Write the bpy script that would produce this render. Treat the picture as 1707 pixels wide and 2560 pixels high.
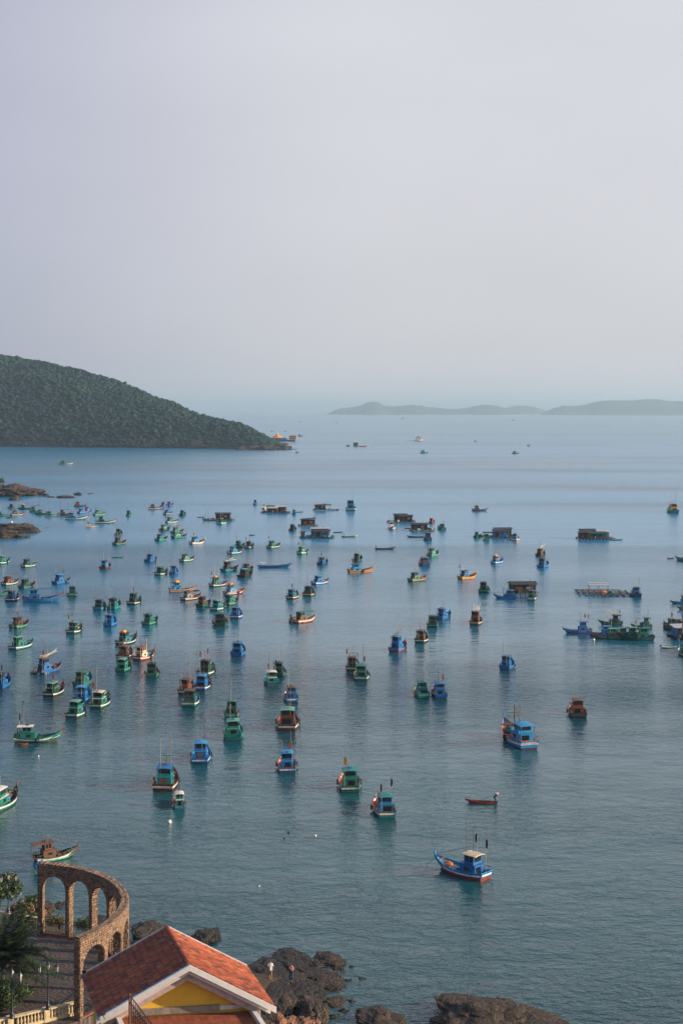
import bpy, bmesh, math, random
import numpy as np
from mathutils import Vector, Matrix, noise
R = math.radians
random.seed(7)
sc = bpy.context.scene
for o in list(bpy.data.objects):
    bpy.data.objects.remove(o)
COL = sc.collection

# ------------------------------------------------------------------ camera
EYE = 50.0          # metres above the sea
FPX, HORIZ = 3600.0, 1026.0   # focal length and horizon row of the 1707 x 2560 photograph
cam_d = bpy.data.cameras.new('camera')
cam = bpy.data.objects.new('camera', cam_d)
COL.objects.link(cam)
cam.location = (0, 0, EYE)
cam.rotation_euler = (R(90), 0, 0)
cam_d.sensor_fit = 'VERTICAL'
cam_d.sensor_height = 36.0
cam_d.lens = 36.0 * FPX / 2560
cam_d.shift_y = -(1280 - HORIZ) / 2560
cam_d.clip_start = 1.0
cam_d.clip_end = 90000
sc.camera = cam

# ------------------------------------------------------------------ light
SUN_EL, SUN_AZ = R(17), R(98)       # azimuth clockwise from +Y
world = bpy.data.worlds.new('World')
sc.world = world
world.use_nodes = True
wn, wl = world.node_tree.nodes, world.node_tree.links
bg = wn['Background']
sky = wn.new('ShaderNodeTexSky')
sky.sky_type = 'NISHITA'
sky.sun_disc = False
sky.sun_elevation = SUN_EL
sky.sun_rotation = SUN_AZ
sky.altitude = 0
sky.air_density = 1.0
sky.dust_density = 3.0
sky.ozone_density = 3.0
veil = wn.new('ShaderNodeMix'); veil.data_type = 'RGBA'
veil.inputs['B'].default_value = (3.36, 3.33, 3.50, 1)      # the even high overcast in front of the blue
tc = wn.new('ShaderNodeTexCoord')
mp = wn.new('ShaderNodeMapping'); mp.inputs['Scale'].default_value = (1.0, 1.0, 2.6)
cl = wn.new('ShaderNodeTexNoise'); cl.inputs['Scale'].default_value = 2.2
cl.inputs['Detail'].default_value = 3; cl.inputs['Roughness'].default_value = 0.45
cr = wn.new('ShaderNodeMapRange'); cr.inputs['From Min'].default_value = 0.3; cr.inputs['From Max'].default_value = 0.7
cr.inputs['To Min'].default_value = 0.91; cr.inputs['To Max'].default_value = 1.05
cm = wn.new('ShaderNodeMix'); cm.data_type = 'RGBA'; cm.blend_type = 'MULTIPLY'
cm.inputs['Factor'].default_value = 1.0
wl.new(tc.outputs['Generated'], mp.inputs['Vector']); wl.new(mp.outputs['Vector'], cl.inputs['Vector'])
wl.new(cl.outputs['Fac'], cr.inputs['Value'])
sz = wn.new('ShaderNodeSeparateXYZ'); wl.new(tc.outputs['Generated'], sz.inputs[0])
vr = wn.new('ShaderNodeMapRange'); vr.inputs['From Min'].default_value = 0.26; vr.inputs['From Max'].default_value = 0.80
vr.inputs['To Min'].default_value = 0.92; vr.inputs['To Max'].default_value = 0.10     # the veil thins towards the zenith
wl.new(sz.outputs['Z'], vr.inputs['Value']); wl.new(vr.outputs['Result'], veil.inputs['Factor'])
wl.new(sky.outputs['Color'], veil.inputs['A'])
wl.new(veil.outputs['Result'], cm.inputs['A']); wl.new(cr.outputs['Result'], cm.inputs['B'])
xr = wn.new('ShaderNodeMapRange'); xr.interpolation_type = 'SMOOTHSTEP'
xr.inputs['From Min'].default_value = -0.34; xr.inputs['From Max'].default_value = 0.04     # duller and bluer away from the sun
xk = wn.new('ShaderNodeMix'); xk.data_type = 'RGBA'; xk.inputs['A'].default_value = (0.62, 0.64, 0.76, 1); xk.inputs['B'].default_value = (1, 1, 1, 1)
wl.new(xr.outputs['Result'], xk.inputs['Factor'])
cx = wn.new('ShaderNodeMix'); cx.data_type = 'RGBA'; cx.blend_type = 'MULTIPLY'; cx.inputs['Factor'].default_value = 1.0
wl.new(sz.outputs['X'], xr.inputs['Value']); wl.new(cm.outputs['Result'], cx.inputs['A']); wl.new(xk.outputs['Result'], cx.inputs['B'])
wl.new(cx.outputs['Result'], bg.inputs['Color'])
bg.inputs['Strength'].default_value = 0.145

sun_d = bpy.data.lights.new('sun', 'SUN')
sun_d.energy = 5.0
sun_d.angle = R(0.6)
sun_d.color = (1.0, 0.79, 0.59)
sun = bpy.data.objects.new('sun', sun_d); COL.objects.link(sun)
sv = Vector((math.sin(SUN_AZ) * math.cos(SUN_EL), math.cos(SUN_AZ) * math.cos(SUN_EL), math.sin(SUN_EL)))
sun.rotation_euler = (-sv).to_track_quat('-Z', 'Y').to_euler()
sun.location = (60, 0, 80)

vs = sc.view_settings
sc.display_settings.display_device = 'sRGB'
vs.view_transform = 'Standard'; vs.look = 'None'; vs.gamma = 1; vs.exposure = 0.58
vs.use_curve_mapping = False
cy = sc.cycles
cy.use_denoising = True
cy.max_bounces = 6; cy.diffuse_bounces = 2; cy.glossy_bounces = 3; cy.volume_bounces = 0
cy.transmission_bounces = 4; cy.transparent_max_bounces = 6
cy.sample_clamp_indirect = 4.0

# ------------------------------------------------------------------ helpers
def P(px, py, z=0.0):
    """world point seen at a photograph pixel, at height z"""
    d = FPX * (EYE - z) / (py - HORIZ)
    return Vector(((px - 853.5) * d / FPX, d, z))

def new_mat(name):
    m = bpy.data.materials.new(name); m.use_nodes = True
    nt = m.node_tree
    return m, nt.nodes, nt.links, nt.nodes['Principled BSDF']

def nnode(n, t, **kw):
    x = n.new(t)
    for k, v in kw.items():
        if k in x.inputs: x.inputs[k].default_value = v
        else: setattr(x, k, v)
    return x

def ramp(n, stops):
    r = n.new('ShaderNodeValToRGB')
    e = r.color_ramp.elements
    while len(e) > 1: e.remove(e[-1])
    e[0].position = stops[0][0]; e[0].color = stops[0][1]
    for p, c in stops[1:]:
        x = e.new(p); x.color = c
    return r

def c4(c, k=1.0): return (c[0] * k, c[1] * k, c[2] * k, 1)

def paint(name, col, wear=0.35, rough=0.5, rust=(0.10, 0.045, 0.02), island=0.0, scale=1.0, blot=1.0):
    """weathered paint: uneven tone, vertical stains, a little relief"""
    m, n, l, b = new_mat(name)
    t = n.new('ShaderNodeTexCoord')
    n1 = nnode(n, 'ShaderNodeTexNoise', Scale=2.2 * scale, Detail=5.0, Roughness=0.65)
    l.new(t.outputs['Object'], n1.inputs['Vector'])
    r1 = ramp(n, [(0.3, c4(col, 1 - 0.38 * blot)), (0.5, c4(col)), (0.72, c4(col, 1 + 0.22 * blot))])
    l.new(n1.outputs['Fac'], r1.inputs['Fac'])
    mp = n.new('ShaderNodeMapping'); mp.inputs['Scale'].default_value = (3.5 * scale, 3.5 * scale, 0.5 * scale)
    l.new(t.outputs['Object'], mp.inputs['Vector'])
    n2 = nnode(n, 'ShaderNodeTexNoise', Scale=1.6, Detail=6.0, Roughness=0.7)
    l.new(mp.outputs['Vector'], n2.inputs['Vector'])
    r2 = ramp(n, [(0.56, (0, 0, 0, 1)), (0.74, (wear, wear, wear, 1))])
    l.new(n2.outputs['Fac'], r2.inputs['Fac'])
    mx = nnode(n, 'ShaderNodeMix', data_type='RGBA')
    l.new(r2.outputs['Color'], mx.inputs['Factor']); l.new(r1.outputs['Color'], mx.inputs['A'])
    mx.inputs['B'].default_value = c4(rust)
    out = mx.outputs['Result']
    if island:
        out = vary(n, l, out, island)
    l.new(out, b.inputs['Base Color'])
    b.inputs['Roughness'].default_value = rough
    bp = nnode(n, 'ShaderNodeBump', Strength=0.25, Distance=0.02)
    l.new(n1.outputs['Fac'], bp.inputs['Height']); l.new(bp.outputs['Normal'], b.inputs['Normal'])
    return m

def vary(n, l, sock, amt, use_obj=True):
    """brightness that differs from piece to piece (per mesh island and per object)"""
    g = n.new('ShaderNodeNewGeometry'); oi = n.new('ShaderNodeObjectInfo')
    a = nnode(n, 'ShaderNodeMath', operation='ADD')
    l.new(g.outputs['Random Per Island'], a.inputs[0]); l.new(oi.outputs['Random'], a.inputs[1])
    f = nnode(n, 'ShaderNodeMath', operation='FRACT'); l.new(a.outputs[0], f.inputs[0])
    mr = nnode(n, 'ShaderNodeMapRange'); mr.inputs['To Min'].default_value = 1 - amt; mr.inputs['To Max'].default_value = 1 + amt
    l.new(f.outputs[0], mr.inputs['Value'])
    x = nnode(n, 'ShaderNodeMix', data_type='RGBA', blend_type='MULTIPLY'); x.inputs['Factor'].default_value = 1
    l.new(sock, x.inputs['A']); l.new(mr.outputs['Result'], x.inputs['B'])
    return x.outputs['Result']

def pieces(name, cols, rough=0.8, grain=6.0, bump=0.4, bdist=0.02, grime=0.5, coord='Object'):
    """material for alike pieces: each island/object picks its own tone from a ramp"""
    m, n, l, b = new_mat(name)
    g = n.new('ShaderNodeNewGeometry'); oi = n.new('ShaderNodeObjectInfo')
    a = nnode(n, 'ShaderNodeMath', operation='ADD')
    l.new(g.outputs['Random Per Island'], a.inputs[0]); l.new(oi.outputs['Random'], a.inputs[1])
    f = nnode(n, 'ShaderNodeMath', operation='FRACT'); l.new(a.outputs[0], f.inputs[0])
    r = ramp(n, [(i / max(1, len(cols) - 1), c4(c)) for i, c in enumerate(cols)])
    l.new(f.outputs[0], r.inputs['Fac'])
    n1 = nnode(n, 'ShaderNodeTexNoise', Scale=grain, Detail=6.0, Roughness=0.65)
    l.new(g.outputs['Position'], n1.inputs['Vector'])
    r1 = ramp(n, [(0.3, (1 - grime, 1 - grime, 1 - grime, 1)), (0.7, (1.15, 1.15, 1.15, 1))])
    l.new(n1.outputs['Fac'], r1.inputs['Fac'])
    x = nnode(n, 'ShaderNodeMix', data_type='RGBA', blend_type='MULTIPLY'); x.inputs['Factor'].default_value = 1
    l.new(r.outputs['Color'], x.inputs['A']); l.new(r1.outputs['Color'], x.inputs['B'])
    l.new(x.outputs['Result'], b.inputs['Base Color'])
    b.inputs['Roughness'].default_value = rough
    bp = nnode(n, 'ShaderNodeBump', Strength=bump, Distance=bdist)
    l.new(n1.outputs['Fac'], bp.inputs['Height']); l.new(bp.outputs['Normal'], b.inputs['Normal'])
    return m

class MB:
    """collects shapes, links them as ONE mesh object"""
    def __init__(s): s.v, s.f, s.m = [], [], []
    def add(s, v, f, mi=0):
        k = len(s.v); s.v += [tuple(p) for p in v]
        s.f += [tuple(i + k for i in q) for q in f]; s.m += [mi] * len(f)
    def box(s, c, d, rot=0.0, mi=0, taper=1.0, M=None):
        x, y, z = d[0] / 2, d[1] / 2, d[2] / 2
        vv = []
        for sz, t in ((-1, 1.0), (1, taper)):
            for sx, sy in ((-1, -1), (1, -1), (1, 1), (-1, 1)):
                p = Vector((sx * x * t, sy * y * t, sz * z))
                if M is not None: p = M @ p
                elif rot: p = Vector((p.x * math.cos(rot) - p.y * math.sin(rot), p.x * math.sin(rot) + p.y * math.cos(rot), p.z))
                vv.append(p + Vector(c))
        s.add(vv, [(3, 2, 1, 0), (4, 5, 6, 7), (0, 1, 5, 4), (1, 2, 6, 5), (2, 3, 7, 6), (3, 0, 4, 7)], mi)
    def tube(s, pts, r, n=6, mi=0, r2=None):
        pts = [Vector(p) for p in pts]; rings = []
        for i, p in enumerate(pts):
            d = (pts[min(i + 1, len(pts) - 1)] - pts[max(i - 1, 0)]).normalized()
            u = d.cross(Vector((0, 0, 1)))
            if u.length < 1e-3: u = Vector((1, 0, 0))
            u.normalize(); w = d.cross(u)
            rr = r if r2 is None else r + (r2 - r) * i / (len(pts) - 1)
            rings.append([p + (u * math.cos(a) + w * math.sin(a)) * rr for a in [2 * math.pi * k / n for k in range(n)]])
        v = [q for g in rings for q in g]; f = []
        for i in range(len(pts) - 1):
            for k in range(n):
                f.append((i * n + k, i * n + (k + 1) % n, (i + 1) * n + (k + 1) % n, (i + 1) * n + k))
        f.append(tuple(range(n))[::-1]); f.append(tuple((len(pts) - 1) * n + k for k in range(n)))
        s.add(v, f, mi)
    def lathe(s, prof, c=(0, 0, 0), n=10, mi=0):
        v = []; f = []
        for r, z in prof:
            for k in range(n):
                a = 2 * math.pi * k / n
                v.append((c[0] + r * math.cos(a), c[1] + r * math.sin(a), c[2] + z))
        for i in range(len(prof) - 1):
            for k in range(n):
                f.append((i * n + k, i * n + (k + 1) % n, (i + 1) * n + (k + 1) % n, (i + 1) * n + k))
        f.append(tuple(range(n))[::-1]); f.append(tuple((len(prof) - 1) * n + k for k in range(n)))
        s.add(v, f, mi)
    def torus(s, c, R0, r, n=12, k=6, mi=0, M=None):
        v = []; f = []
        for i in range(n):
            a = 2 * math.pi * i / n
            for j in range(k):
                b = 2 * math.pi * j / k
                p = Vector(((R0 + r * math.cos(b)) * math.cos(a), r * math.sin(b), (R0 + r * math.cos(b)) * math.sin(a)))
                if M is not None: p = M @ p
                v.append(p + Vector(c))
        for i in range(n):
            for j in range(k):
                f.append((i * k + j, ((i + 1) % n) * k + j, ((i + 1) % n) * k + (j + 1) % k, i * k + (j + 1) % k))
        s.add(v, f, mi)
    def mesh(s, name, mats, smooth=False):
        me = bpy.data.meshes.new(name)
        me.from_pydata(s.v, [], s.f)
        for m in (mats if isinstance(mats, (list, tuple)) else [mats]): me.materials.append(m)
        me.polygons.foreach_set('material_index', s.m)
        if smooth: me.polygons.foreach_set('use_smooth', [True] * len(s.f))
        me.update()
        return me
    def build(s, name, mats, parent=None, smooth=False, loc=None):
        return link(name, s.mesh(name, mats, smooth), parent, loc)

def link(name, me, parent=None, loc=None):
    o = bpy.data.objects.new(name, me); COL.objects.link(o)
    if parent: o.parent = parent
    if loc is not None: o.location = loc
    return o

def recalc(me):
    bm = bmesh.new(); bm.from_mesh(me)
    bmesh.ops.recalc_face_normals(bm, faces=bm.faces); bm.to_mesh(me); bm.free()
    return me

def np_mesh(name, V, Fc, mats, smooth=False):
    """fast mesh from arrays, all faces with the same corner count"""
    V = np.asarray(V, dtype=np.float32); Fc = np.asarray(Fc, dtype=np.int32)
    me = bpy.data.meshes.new(name)
    k = Fc.shape[1]
    me.vertices.add(len(V)); me.vertices.foreach_set('co', V.ravel())
    me.loops.add(Fc.size); me.loops.foreach_set('vertex_index', Fc.ravel())
    me.polygons.add(len(Fc))
    me.polygons.foreach_set('loop_start', np.arange(0, Fc.size, k, dtype=np.int32))
    for m in (mats if isinstance(mats, (list, tuple)) else [mats]): me.materials.append(m)
    me.update(calc_edges=True)
    if smooth: me.polygons.foreach_set('use_smooth', np.ones(len(Fc), dtype=bool))
    return me

def tag(o, label=None, cat=None, group=None, kind=None):
    if label: o['label'] = label
    if cat: o['category'] = cat
    if group: o['group'] = group
    if kind: o['kind'] = kind
    return o

def thing(name, label, cat, loc=(0, 0, 0), rz=0.0, group=None):
    o = bpy.data.objects.new(name, None); COL.objects.link(o)
    o.empty_display_size = 0.5
    o.location = loc; o.rotation_euler = (0, 0, rz)
    return tag(o, label, cat, group)

def copy_tree(o, parent=None):
    c = o.copy(); COL.objects.link(c)
    if parent: c.parent = parent
    for ch in list(o.children): copy_tree(ch, c)
    return c

def fbm(x, y, z=0.0, o=4):
    s, a, f = 0.0, 1.0, 1.0
    for _ in range(o):
        s += a * noise.noise(Vector((x * f, y * f, z * f))); a *= 0.5; f *= 2.1
    return s
# ------------------------------------------------------------------ sea
def sea_material():
    m, n, l, b = new_mat('sea_water')
    g = n.new('ShaderNodeNewGeometry')
    def nz(scale, detail, rough, sx, sy, rot=0.0, dist=0.0):
        mp = n.new('ShaderNodeMapping'); mp.inputs['Scale'].default_value = (sx, sy, 1); mp.inputs['Rotation'].default_value = (0, 0, rot)
        l.new(g.outputs['Position'], mp.inputs['Vector'])
        x = nnode(n, 'ShaderNodeTexNoise', Scale=scale, Detail=detail, Roughness=rough, Distortion=dist)
        l.new(mp.outputs['Vector'], x.inputs['Vector']); return x
    def mul(a, k):
        x = nnode(n, 'ShaderNodeMath', operation='MULTIPLY'); l.new(a, x.inputs[0])
        if isinstance(k, float): x.inputs[1].default_value = k
        else: l.new(k, x.inputs[1])
        return x.outputs[0]
    def add(a, c):
        x = nnode(n, 'ShaderNodeMath', operation='ADD'); l.new(a, x.inputs[0]); l.new(c, x.inputs[1]); return x.outputs[0]
    swell = nz(0.16, 2.0, 0.5, 0.55, 1.0, R(-14))
    rip = nz(0.8, 4.0, 0.6, 0.62, 1.0, R(8), 0.4)
    fine = nz(2.3, 2.0, 0.5, 0.7, 1.0, R(-5))
    big = nz(0.011, 4.0, 0.55, 0.42, 1.0, R(-9), 0.8)          # cat's-paws and slicks
    pr = nnode(n, 'ShaderNodeMapRange'); pr.inputs['From Min'].default_value = 0.36; pr.inputs['From Max'].default_value = 0.62
    pr.inputs['To Min'].default_value = 0.30; pr.inputs['To Max'].default_value = 1.5
    l.new(big.outputs['Fac'], pr.inputs['Value'])
    h = add(mul(rip.outputs['Fac'], 0.20), mul(fine.outputs['Fac'], 0.05))
    h = mul(h, pr.outputs['Result'])
    bands = nz(0.0045, 3.0, 0.55, 0.16, 1.0, R(6), 1.2)        # long current streaks
    br_ = nnode(n, 'ShaderNodeMapRange'); br_.inputs['From Min'].default_value = 0.40; br_.inputs['From Max'].default_value = 0.60
    br_.inputs['To Min'].default_value = 0.35; br_.inputs['To Max'].default_value = 1.5
    l.new(bands.outputs['Fac'], br_.inputs['Value'])
    h = mul(h, br_.outputs['Result'])
    h = add(h, mul(swell.outputs['Fac'], 0.36))
    bp = nnode(n, 'ShaderNodeBump', Strength=1.0, Distance=1.0)
    l.new(h, bp.inputs['Height']); l.new(bp.outputs['Normal'], b.inputs['Normal'])
    cn = nz(0.02, 3.0, 0.5, 0.6, 1.0)
    r = ramp(n, [(0.3, (0.004, 0.052, 0.062, 1)), (0.7, (0.007, 0.076, 0.086, 1))])
    l.new(cn.outputs['Fac'], r.inputs['Fac'])
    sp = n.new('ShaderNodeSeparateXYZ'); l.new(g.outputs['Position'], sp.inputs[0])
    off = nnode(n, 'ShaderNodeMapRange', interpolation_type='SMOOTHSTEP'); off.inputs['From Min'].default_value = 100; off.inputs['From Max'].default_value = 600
    l.new(sp.outputs['Y'], off.inputs['Value'])            # deeper, bluer, windier water farther out; sky sheen also put into its colour
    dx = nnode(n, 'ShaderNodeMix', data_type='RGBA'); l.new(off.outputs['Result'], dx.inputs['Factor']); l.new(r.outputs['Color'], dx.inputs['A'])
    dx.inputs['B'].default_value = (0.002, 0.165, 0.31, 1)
    tn = nnode(n, 'ShaderNodeMapRange'); tn.inputs['From Min'].default_value = 0.35; tn.inputs['From Max'].default_value = 1.5; tn.inputs['To Min'].default_value = 1.25; tn.inputs['To Max'].default_value = 0.75  # calm streaks lighter, ruffled ones darker: sky reflection put into the colour
    l.new(br_.outputs['Result'], tn.inputs['Value'])
    tx = nnode(n, 'ShaderNodeMix', data_type='RGBA', blend_type='MULTIPLY'); tx.inputs['Factor'].default_value = 1
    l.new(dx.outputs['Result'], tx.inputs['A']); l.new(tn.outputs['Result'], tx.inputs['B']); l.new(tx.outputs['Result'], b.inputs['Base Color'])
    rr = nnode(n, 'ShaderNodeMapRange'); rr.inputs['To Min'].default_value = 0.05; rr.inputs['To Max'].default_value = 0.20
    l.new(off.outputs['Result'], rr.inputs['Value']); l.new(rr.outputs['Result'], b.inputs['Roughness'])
    b.inputs['IOR'].default_value = 1.5
    return m

W = MB()
W.add([(-45000, -60, 0), (45000, -60, 0), (45000, 62000, 0), (-45000, 62000, 0)], [(0, 1, 2, 3)])
tag(W.build('sea', sea_material()), 'calm teal bay water with fine ripples running to the horizon', kind='structure')

# air: even haze over the bay
hz = MB(); hz.box((0, 30950, 107), (90400, 62200, 218))
hm = bpy.data.materials.new('haze'); hm.use_nodes = True
hn = hm.node_tree.nodes; hn.remove(hn['Principled BSDF'])
pv = hn.new('ShaderNodeVolumePrincipled')
pv.inputs['Color'].default_value = (0.57, 0.82, 1.0, 1)
pv.inputs['Density'].default_value = 0.00008
pv.inputs['Anisotropy'].default_value = 0.2
hm.node_tree.links.new(pv.outputs['Volume'], hn['Material Output'].inputs['Volume'])
tag(hz.build('haze', hm), 'pale haze in the air over the bay', kind='stuff')

# ------------------------------------------------------------------ wooded headland
def forest_material():
    m, n, l, b = new_mat('forest')
    g = n.new('ShaderNodeNewGeometry')
    r = ramp(n, [(0, (0.001, 0.014, 0.020, 1)), (0.45, (0.002, 0.028, 0.028, 1)), (0.8, (0.008, 0.048, 0.028, 1)), (1, (0.030, 0.070, 0.026, 1))])
    nl = nnode(n, 'ShaderNodeTexNoise', Scale=0.012, Detail=3.0)
    l.new(g.outputs['Position'], nl.inputs['Vector'])
    a = nnode(n, 'ShaderNodeMath', operation='MULTIPLY_ADD')
    l.new(nl.outputs['Fac'], a.inputs[0]); a.inputs[1].default_value = 1.8
    mm = nnode(n, 'ShaderNodeMath', operation='MULTIPLY_ADD'); l.new(g.outputs['Random Per Island'], mm.inputs[0]); mm.inputs[1].default_value = 0.30; mm.inputs[2].default_value = -0.55
    l.new(mm.outputs[0], a.inputs[2]); l.new(a.outputs[0], r.inputs['Fac'])
    n2 = nnode(n, 'ShaderNodeTexNoise', Scale=0.5, Detail=3.0); l.new(g.outputs['Position'], n2.inputs['Vector'])
    r2 = ramp(n, [(0.3, (0.6, 0.6, 0.6, 1)), (0.7, (1.3, 1.3, 1.3, 1))]); l.new(n2.outputs['Fac'], r2.inputs['Fac'])
    x = nnode(n, 'ShaderNodeMix', data_type='RGBA', blend_type='MULTIPLY'); x.inputs['Factor'].default_value = 1
    l.new(r.outputs['Color'], x.inputs['A']); l.new(r2.outputs['Color'], x.inputs['B'])
    l.new(x.outputs['Result'], b.inputs['Base Color']); b.inputs['Roughness'].default_value = 0.9
    return m
forest = forest_material()

def rock_mat(name, cols, lichen=(0.12, 0.105, 0.08), amount=0.45, scale=1.0, wet=True):
    m, n, l, b = new_mat(name)
    g = n.new('ShaderNodeNewGeometry')
    n1 = nnode(n, 'ShaderNodeTexNoise', Scale=1.1 * scale, Detail=8.0, Roughness=0.68)
    l.new(g.outputs['Position'], n1.inputs['Vector'])
    r1 = ramp(n, [(0.28, c4(cols[0])), (0.5, c4(cols[1])), (0.75, c4(cols[2]))]); l.new(n1.outputs['Fac'], r1.inputs['Fac'])
    n2 = nnode(n, 'ShaderNodeTexNoise', Scale=5.5 * scale, Detail=5.0, Roughness=0.75); l.new(g.outputs['Position'], n2.inputs['Vector'])
    r2 = ramp(n, [(0.52, (0, 0, 0, 1)), (0.66, (amount, amount, amount, 1))]); l.new(n2.outputs['Fac'], r2.inputs['Fac'])
    x = nnode(n, 'ShaderNodeMix', data_type='RGBA'); l.new(r2.outputs['Color'], x.inputs['Factor'])
    l.new(r1.outputs['Color'], x.inputs['A']); x.inputs['B'].default_value = c4(lichen)
    l.new(x.outputs['Result'], b.inputs['Base Color'])
    b.inputs['Roughness'].default_value = 0.75
    v = nnode(n, 'ShaderNodeTexVoronoi', Scale=1.7 * scale); v.feature = 'DISTANCE_TO_EDGE'
    mpv = n.new('ShaderNodeMapping'); mpv.inputs['Scale'].default_value = (0.6, 0.6, 1.7)
    l.new(g.outputs['Position'], mpv.inputs['Vector']); l.new(mpv.outputs['Vector'], v.inputs['Vector'])
    rv = ramp(n, [(0.0, (0, 0, 0, 1)), (0.08, (1, 1, 1, 1))]); l.new(v.outputs['Distance'], rv.inputs['Fac'])
    ad = nnode(n, 'ShaderNodeMath', operation='MULTIPLY_ADD'); l.new(rv.outputs['Color'], ad.inputs[0]); ad.inputs[1].default_value = 0.25
    l.new(n1.outputs['Fac'], ad.inputs[2])
    ad2 = nnode(n, 'ShaderNodeMath', operation='MULTIPLY_ADD'); l.new(n2.outputs['Fac'], ad2.inputs[0]); ad2.inputs[1].default_value = 0.35; l.new(ad.outputs[0], ad2.inputs[2])
    bp = nnode(n, 'ShaderNodeBump', Strength=0.9, Distance=0.22 / scale); l.new(ad2.outputs[0], bp.inputs['Height']); l.new(bp.outputs['Normal'], b.inputs['Normal'])
    return m
dark_rock = rock_mat('dark_rock', [(0.004, 0.0035, 0.0035), (0.011, 0.009, 0.008), (0.032, 0.024, 0.017)])
brown_rock = rock_mat('brown_rock', [(0.008, 0.006, 0.004), (0.032, 0.020, 0.011), (0.105, 0.064, 0.034)])  # brown stone whose brightest tone has warm sunlight put into the colour
red_rock = rock_mat('red_rock', [(0.06, 0.025, 0.012), (0.20, 0.085, 0.04), (0.34, 0.16, 0.08)], lichen=(0.30, 0.2, 0.13))
far_rock = rock_mat('far_rock', [(0.010, 0.008, 0.008), (0.036, 0.026, 0.02), (0.095, 0.062, 0.04)], lichen=(0.05, 0.04, 0.03), scale=0.35)

def interp(tab, x):
    if x <= tab[0][0]: return tab[0][1]
    for (a, b), (c, d) in zip(tab, tab[1:]):
        if x <= c: return b + (d - b) * (x - a) / (c - a)
    return tab[-1][1]

RIDGE = [(-900, 800), (-420, 838), (0, 893), (121, 916), (218, 938), (300, 962), (368, 990), (417, 1001), (451, 1016), (523, 1035), (582, 1049), (630, 1071), (669, 1098), (700, 1112), (722, 1119), (740, 1128)]
def shore_d(px):     # waterline distance of the headland along a pixel column
    return FPX * EYE / (interp([(-900, 1110), (0, 1117), (700, 1123.5), (740, 1124)], px) - HORIZ)
def hill_surface(px, t):
    """t 0 at the shore, 1 on the ridge line, 2 at the far shore; returns a world point"""
    d0 = shore_d(px)
    yr = interp(RIDGE, px); yr += 14 * max(0.0, min(1.0, (1118 - yr) / 70))
    z0 = EYE - (yr - HORIZ) * d0 / FPX
    dr = d0 + 12 + max(z0, 0) * 2.3
    zr = max(EYE - (yr - HORIZ) * dr / FPX, 0.2)
    x = (px - 853.5) / FPX
    if t <= 1:
        d = d0 + (dr - d0) * t; z = zr * (1 - (1 - t) ** 1.35)
    else:
        d = dr + (dr - d0) * (t - 1) * 1.1; z = zr * max(0, 1 - (t - 1)) ** 0.8
    return Vector((x * d0, d, z - 1.0 if t in (0, 2) else z))
nu, nv = 150, 34
hv, hf = [], []
for i in range(nu + 1):
    px = -900 + 1640 * i / nu
    for j in range(nv + 1):
        t = 2.0 * j / nv
        p = hill_surface(px, t)
        p.z += 3.0 * fbm(p.x * 0.02, p.y * 0.02, 3) * min(1, p.z / 12)
        if 0 < t < 0.18: p.z += 1.4 * abs(fbm(p.x * 0.09, p.y * 0.09, 7)); p.y += 6 * fbm(p.x * 0.05, 3, 7)
        if t == 0: p.z = -1.5
        hv.append(p)
for i in range(nu):
    for j in range(nv):
        a = i * (nv + 1) + j
        hf.append((a, a + nv + 1, a + nv + 2, a + 1))
hill = link('wooded_hill', np_mesh('wooded_hill', [tuple(p) for p in hv], hf, far_rock, True))
tag(hill, 'rocky ground of the wooded headland sloping down to the sea at left', kind='structure')

ico = bmesh.new(); bmesh.ops.create_icosphere(ico, subdivisions=2, radius=1.0)
ico.verts.ensure_lookup_table()
IV = np.array([v.co[:] for v in ico.verts]); IF = np.array([[v.index for v in f.verts] for f in ico.faces]); ico.free()
rng = np.random.default_rng(5)
trees, faces, k = [], [], 0
cnt = 0
while cnt < 17000:
    px = rng.uniform(-420, 715) if rng.random() < 0.93 else rng.uniform(560, 712)
    t = rng.uniform(0.0, 1.0) ** 0.85 * 1.18
    p = hill_surface(px, t)
    if p.z < 1.9 + 1.3 * noise.noise(Vector((p.x * 0.05, p.y * 0.05, 1))): continue
    s = 1.2 + 2.4 * rng.random() ** 1.6 * (1.0 if p.z > 14 else 0.7)
    if rng.random() < 0.06: s *= 1.35
    jit = 1 + 0.34 * rng.standard_normal((len(IV), 1)).clip(-1.2, 1.4)
    V = IV * jit * np.array([s, s, s * rng.uniform(0.55, 0.95)]) + np.array([p.x, p.y, p.z + s * 0.25 + 0.5 + 3.2 * noise.noise(Vector((p.x * 0.022, p.y * 0.022, 3)))])
    trees.append(V); faces.append(IF + k); k += len(IV); cnt += 1
fo = link('forest', np_mesh('forest', np.concatenate(trees), np.concatenate(faces), forest))
tag(fo, 'dense green forest covering the headland at left', kind='stuff')

# ------------------------------------------------------------------ distant islands
ISL = [
 [(810, 1037), (820, 1034), (835, 1026), (853, 1020), (868, 1019), (882, 1017.5), (900, 1014), (918, 1006), (933, 1003.6), (946, 1006), (962, 1014), (985, 1016), (1005, 1014), (1028, 1012), (1050, 1014), (1072, 1018), (1100, 1020), (1123, 1022.7), (1145, 1022), (1167, 1019.7), (1190, 1014), (1211, 1011.7), (1235, 1013), (1255, 1018), (1275, 1026), (1290, 1036)],
 [(1235, 1035), (1252, 1022), (1272, 1017), (1291, 1014), (1310, 1014), (1328, 1016), (1346, 1020), (1365, 1026), (1385, 1036)],
 [(1352, 1036), (1368, 1026), (1388, 1019), (1408, 1014), (1425, 1015), (1445, 1013.5), (1465, 1011), (1488, 1004), (1511, 1000.7), (1548, 1001), (1584, 1000.7), (1610, 998), (1635, 997.8), (1655, 1000), (1672, 1003), (1707, 1002), (1760, 1000), (1830, 1006), (1900, 1018), (1960, 1036)]]
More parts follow.
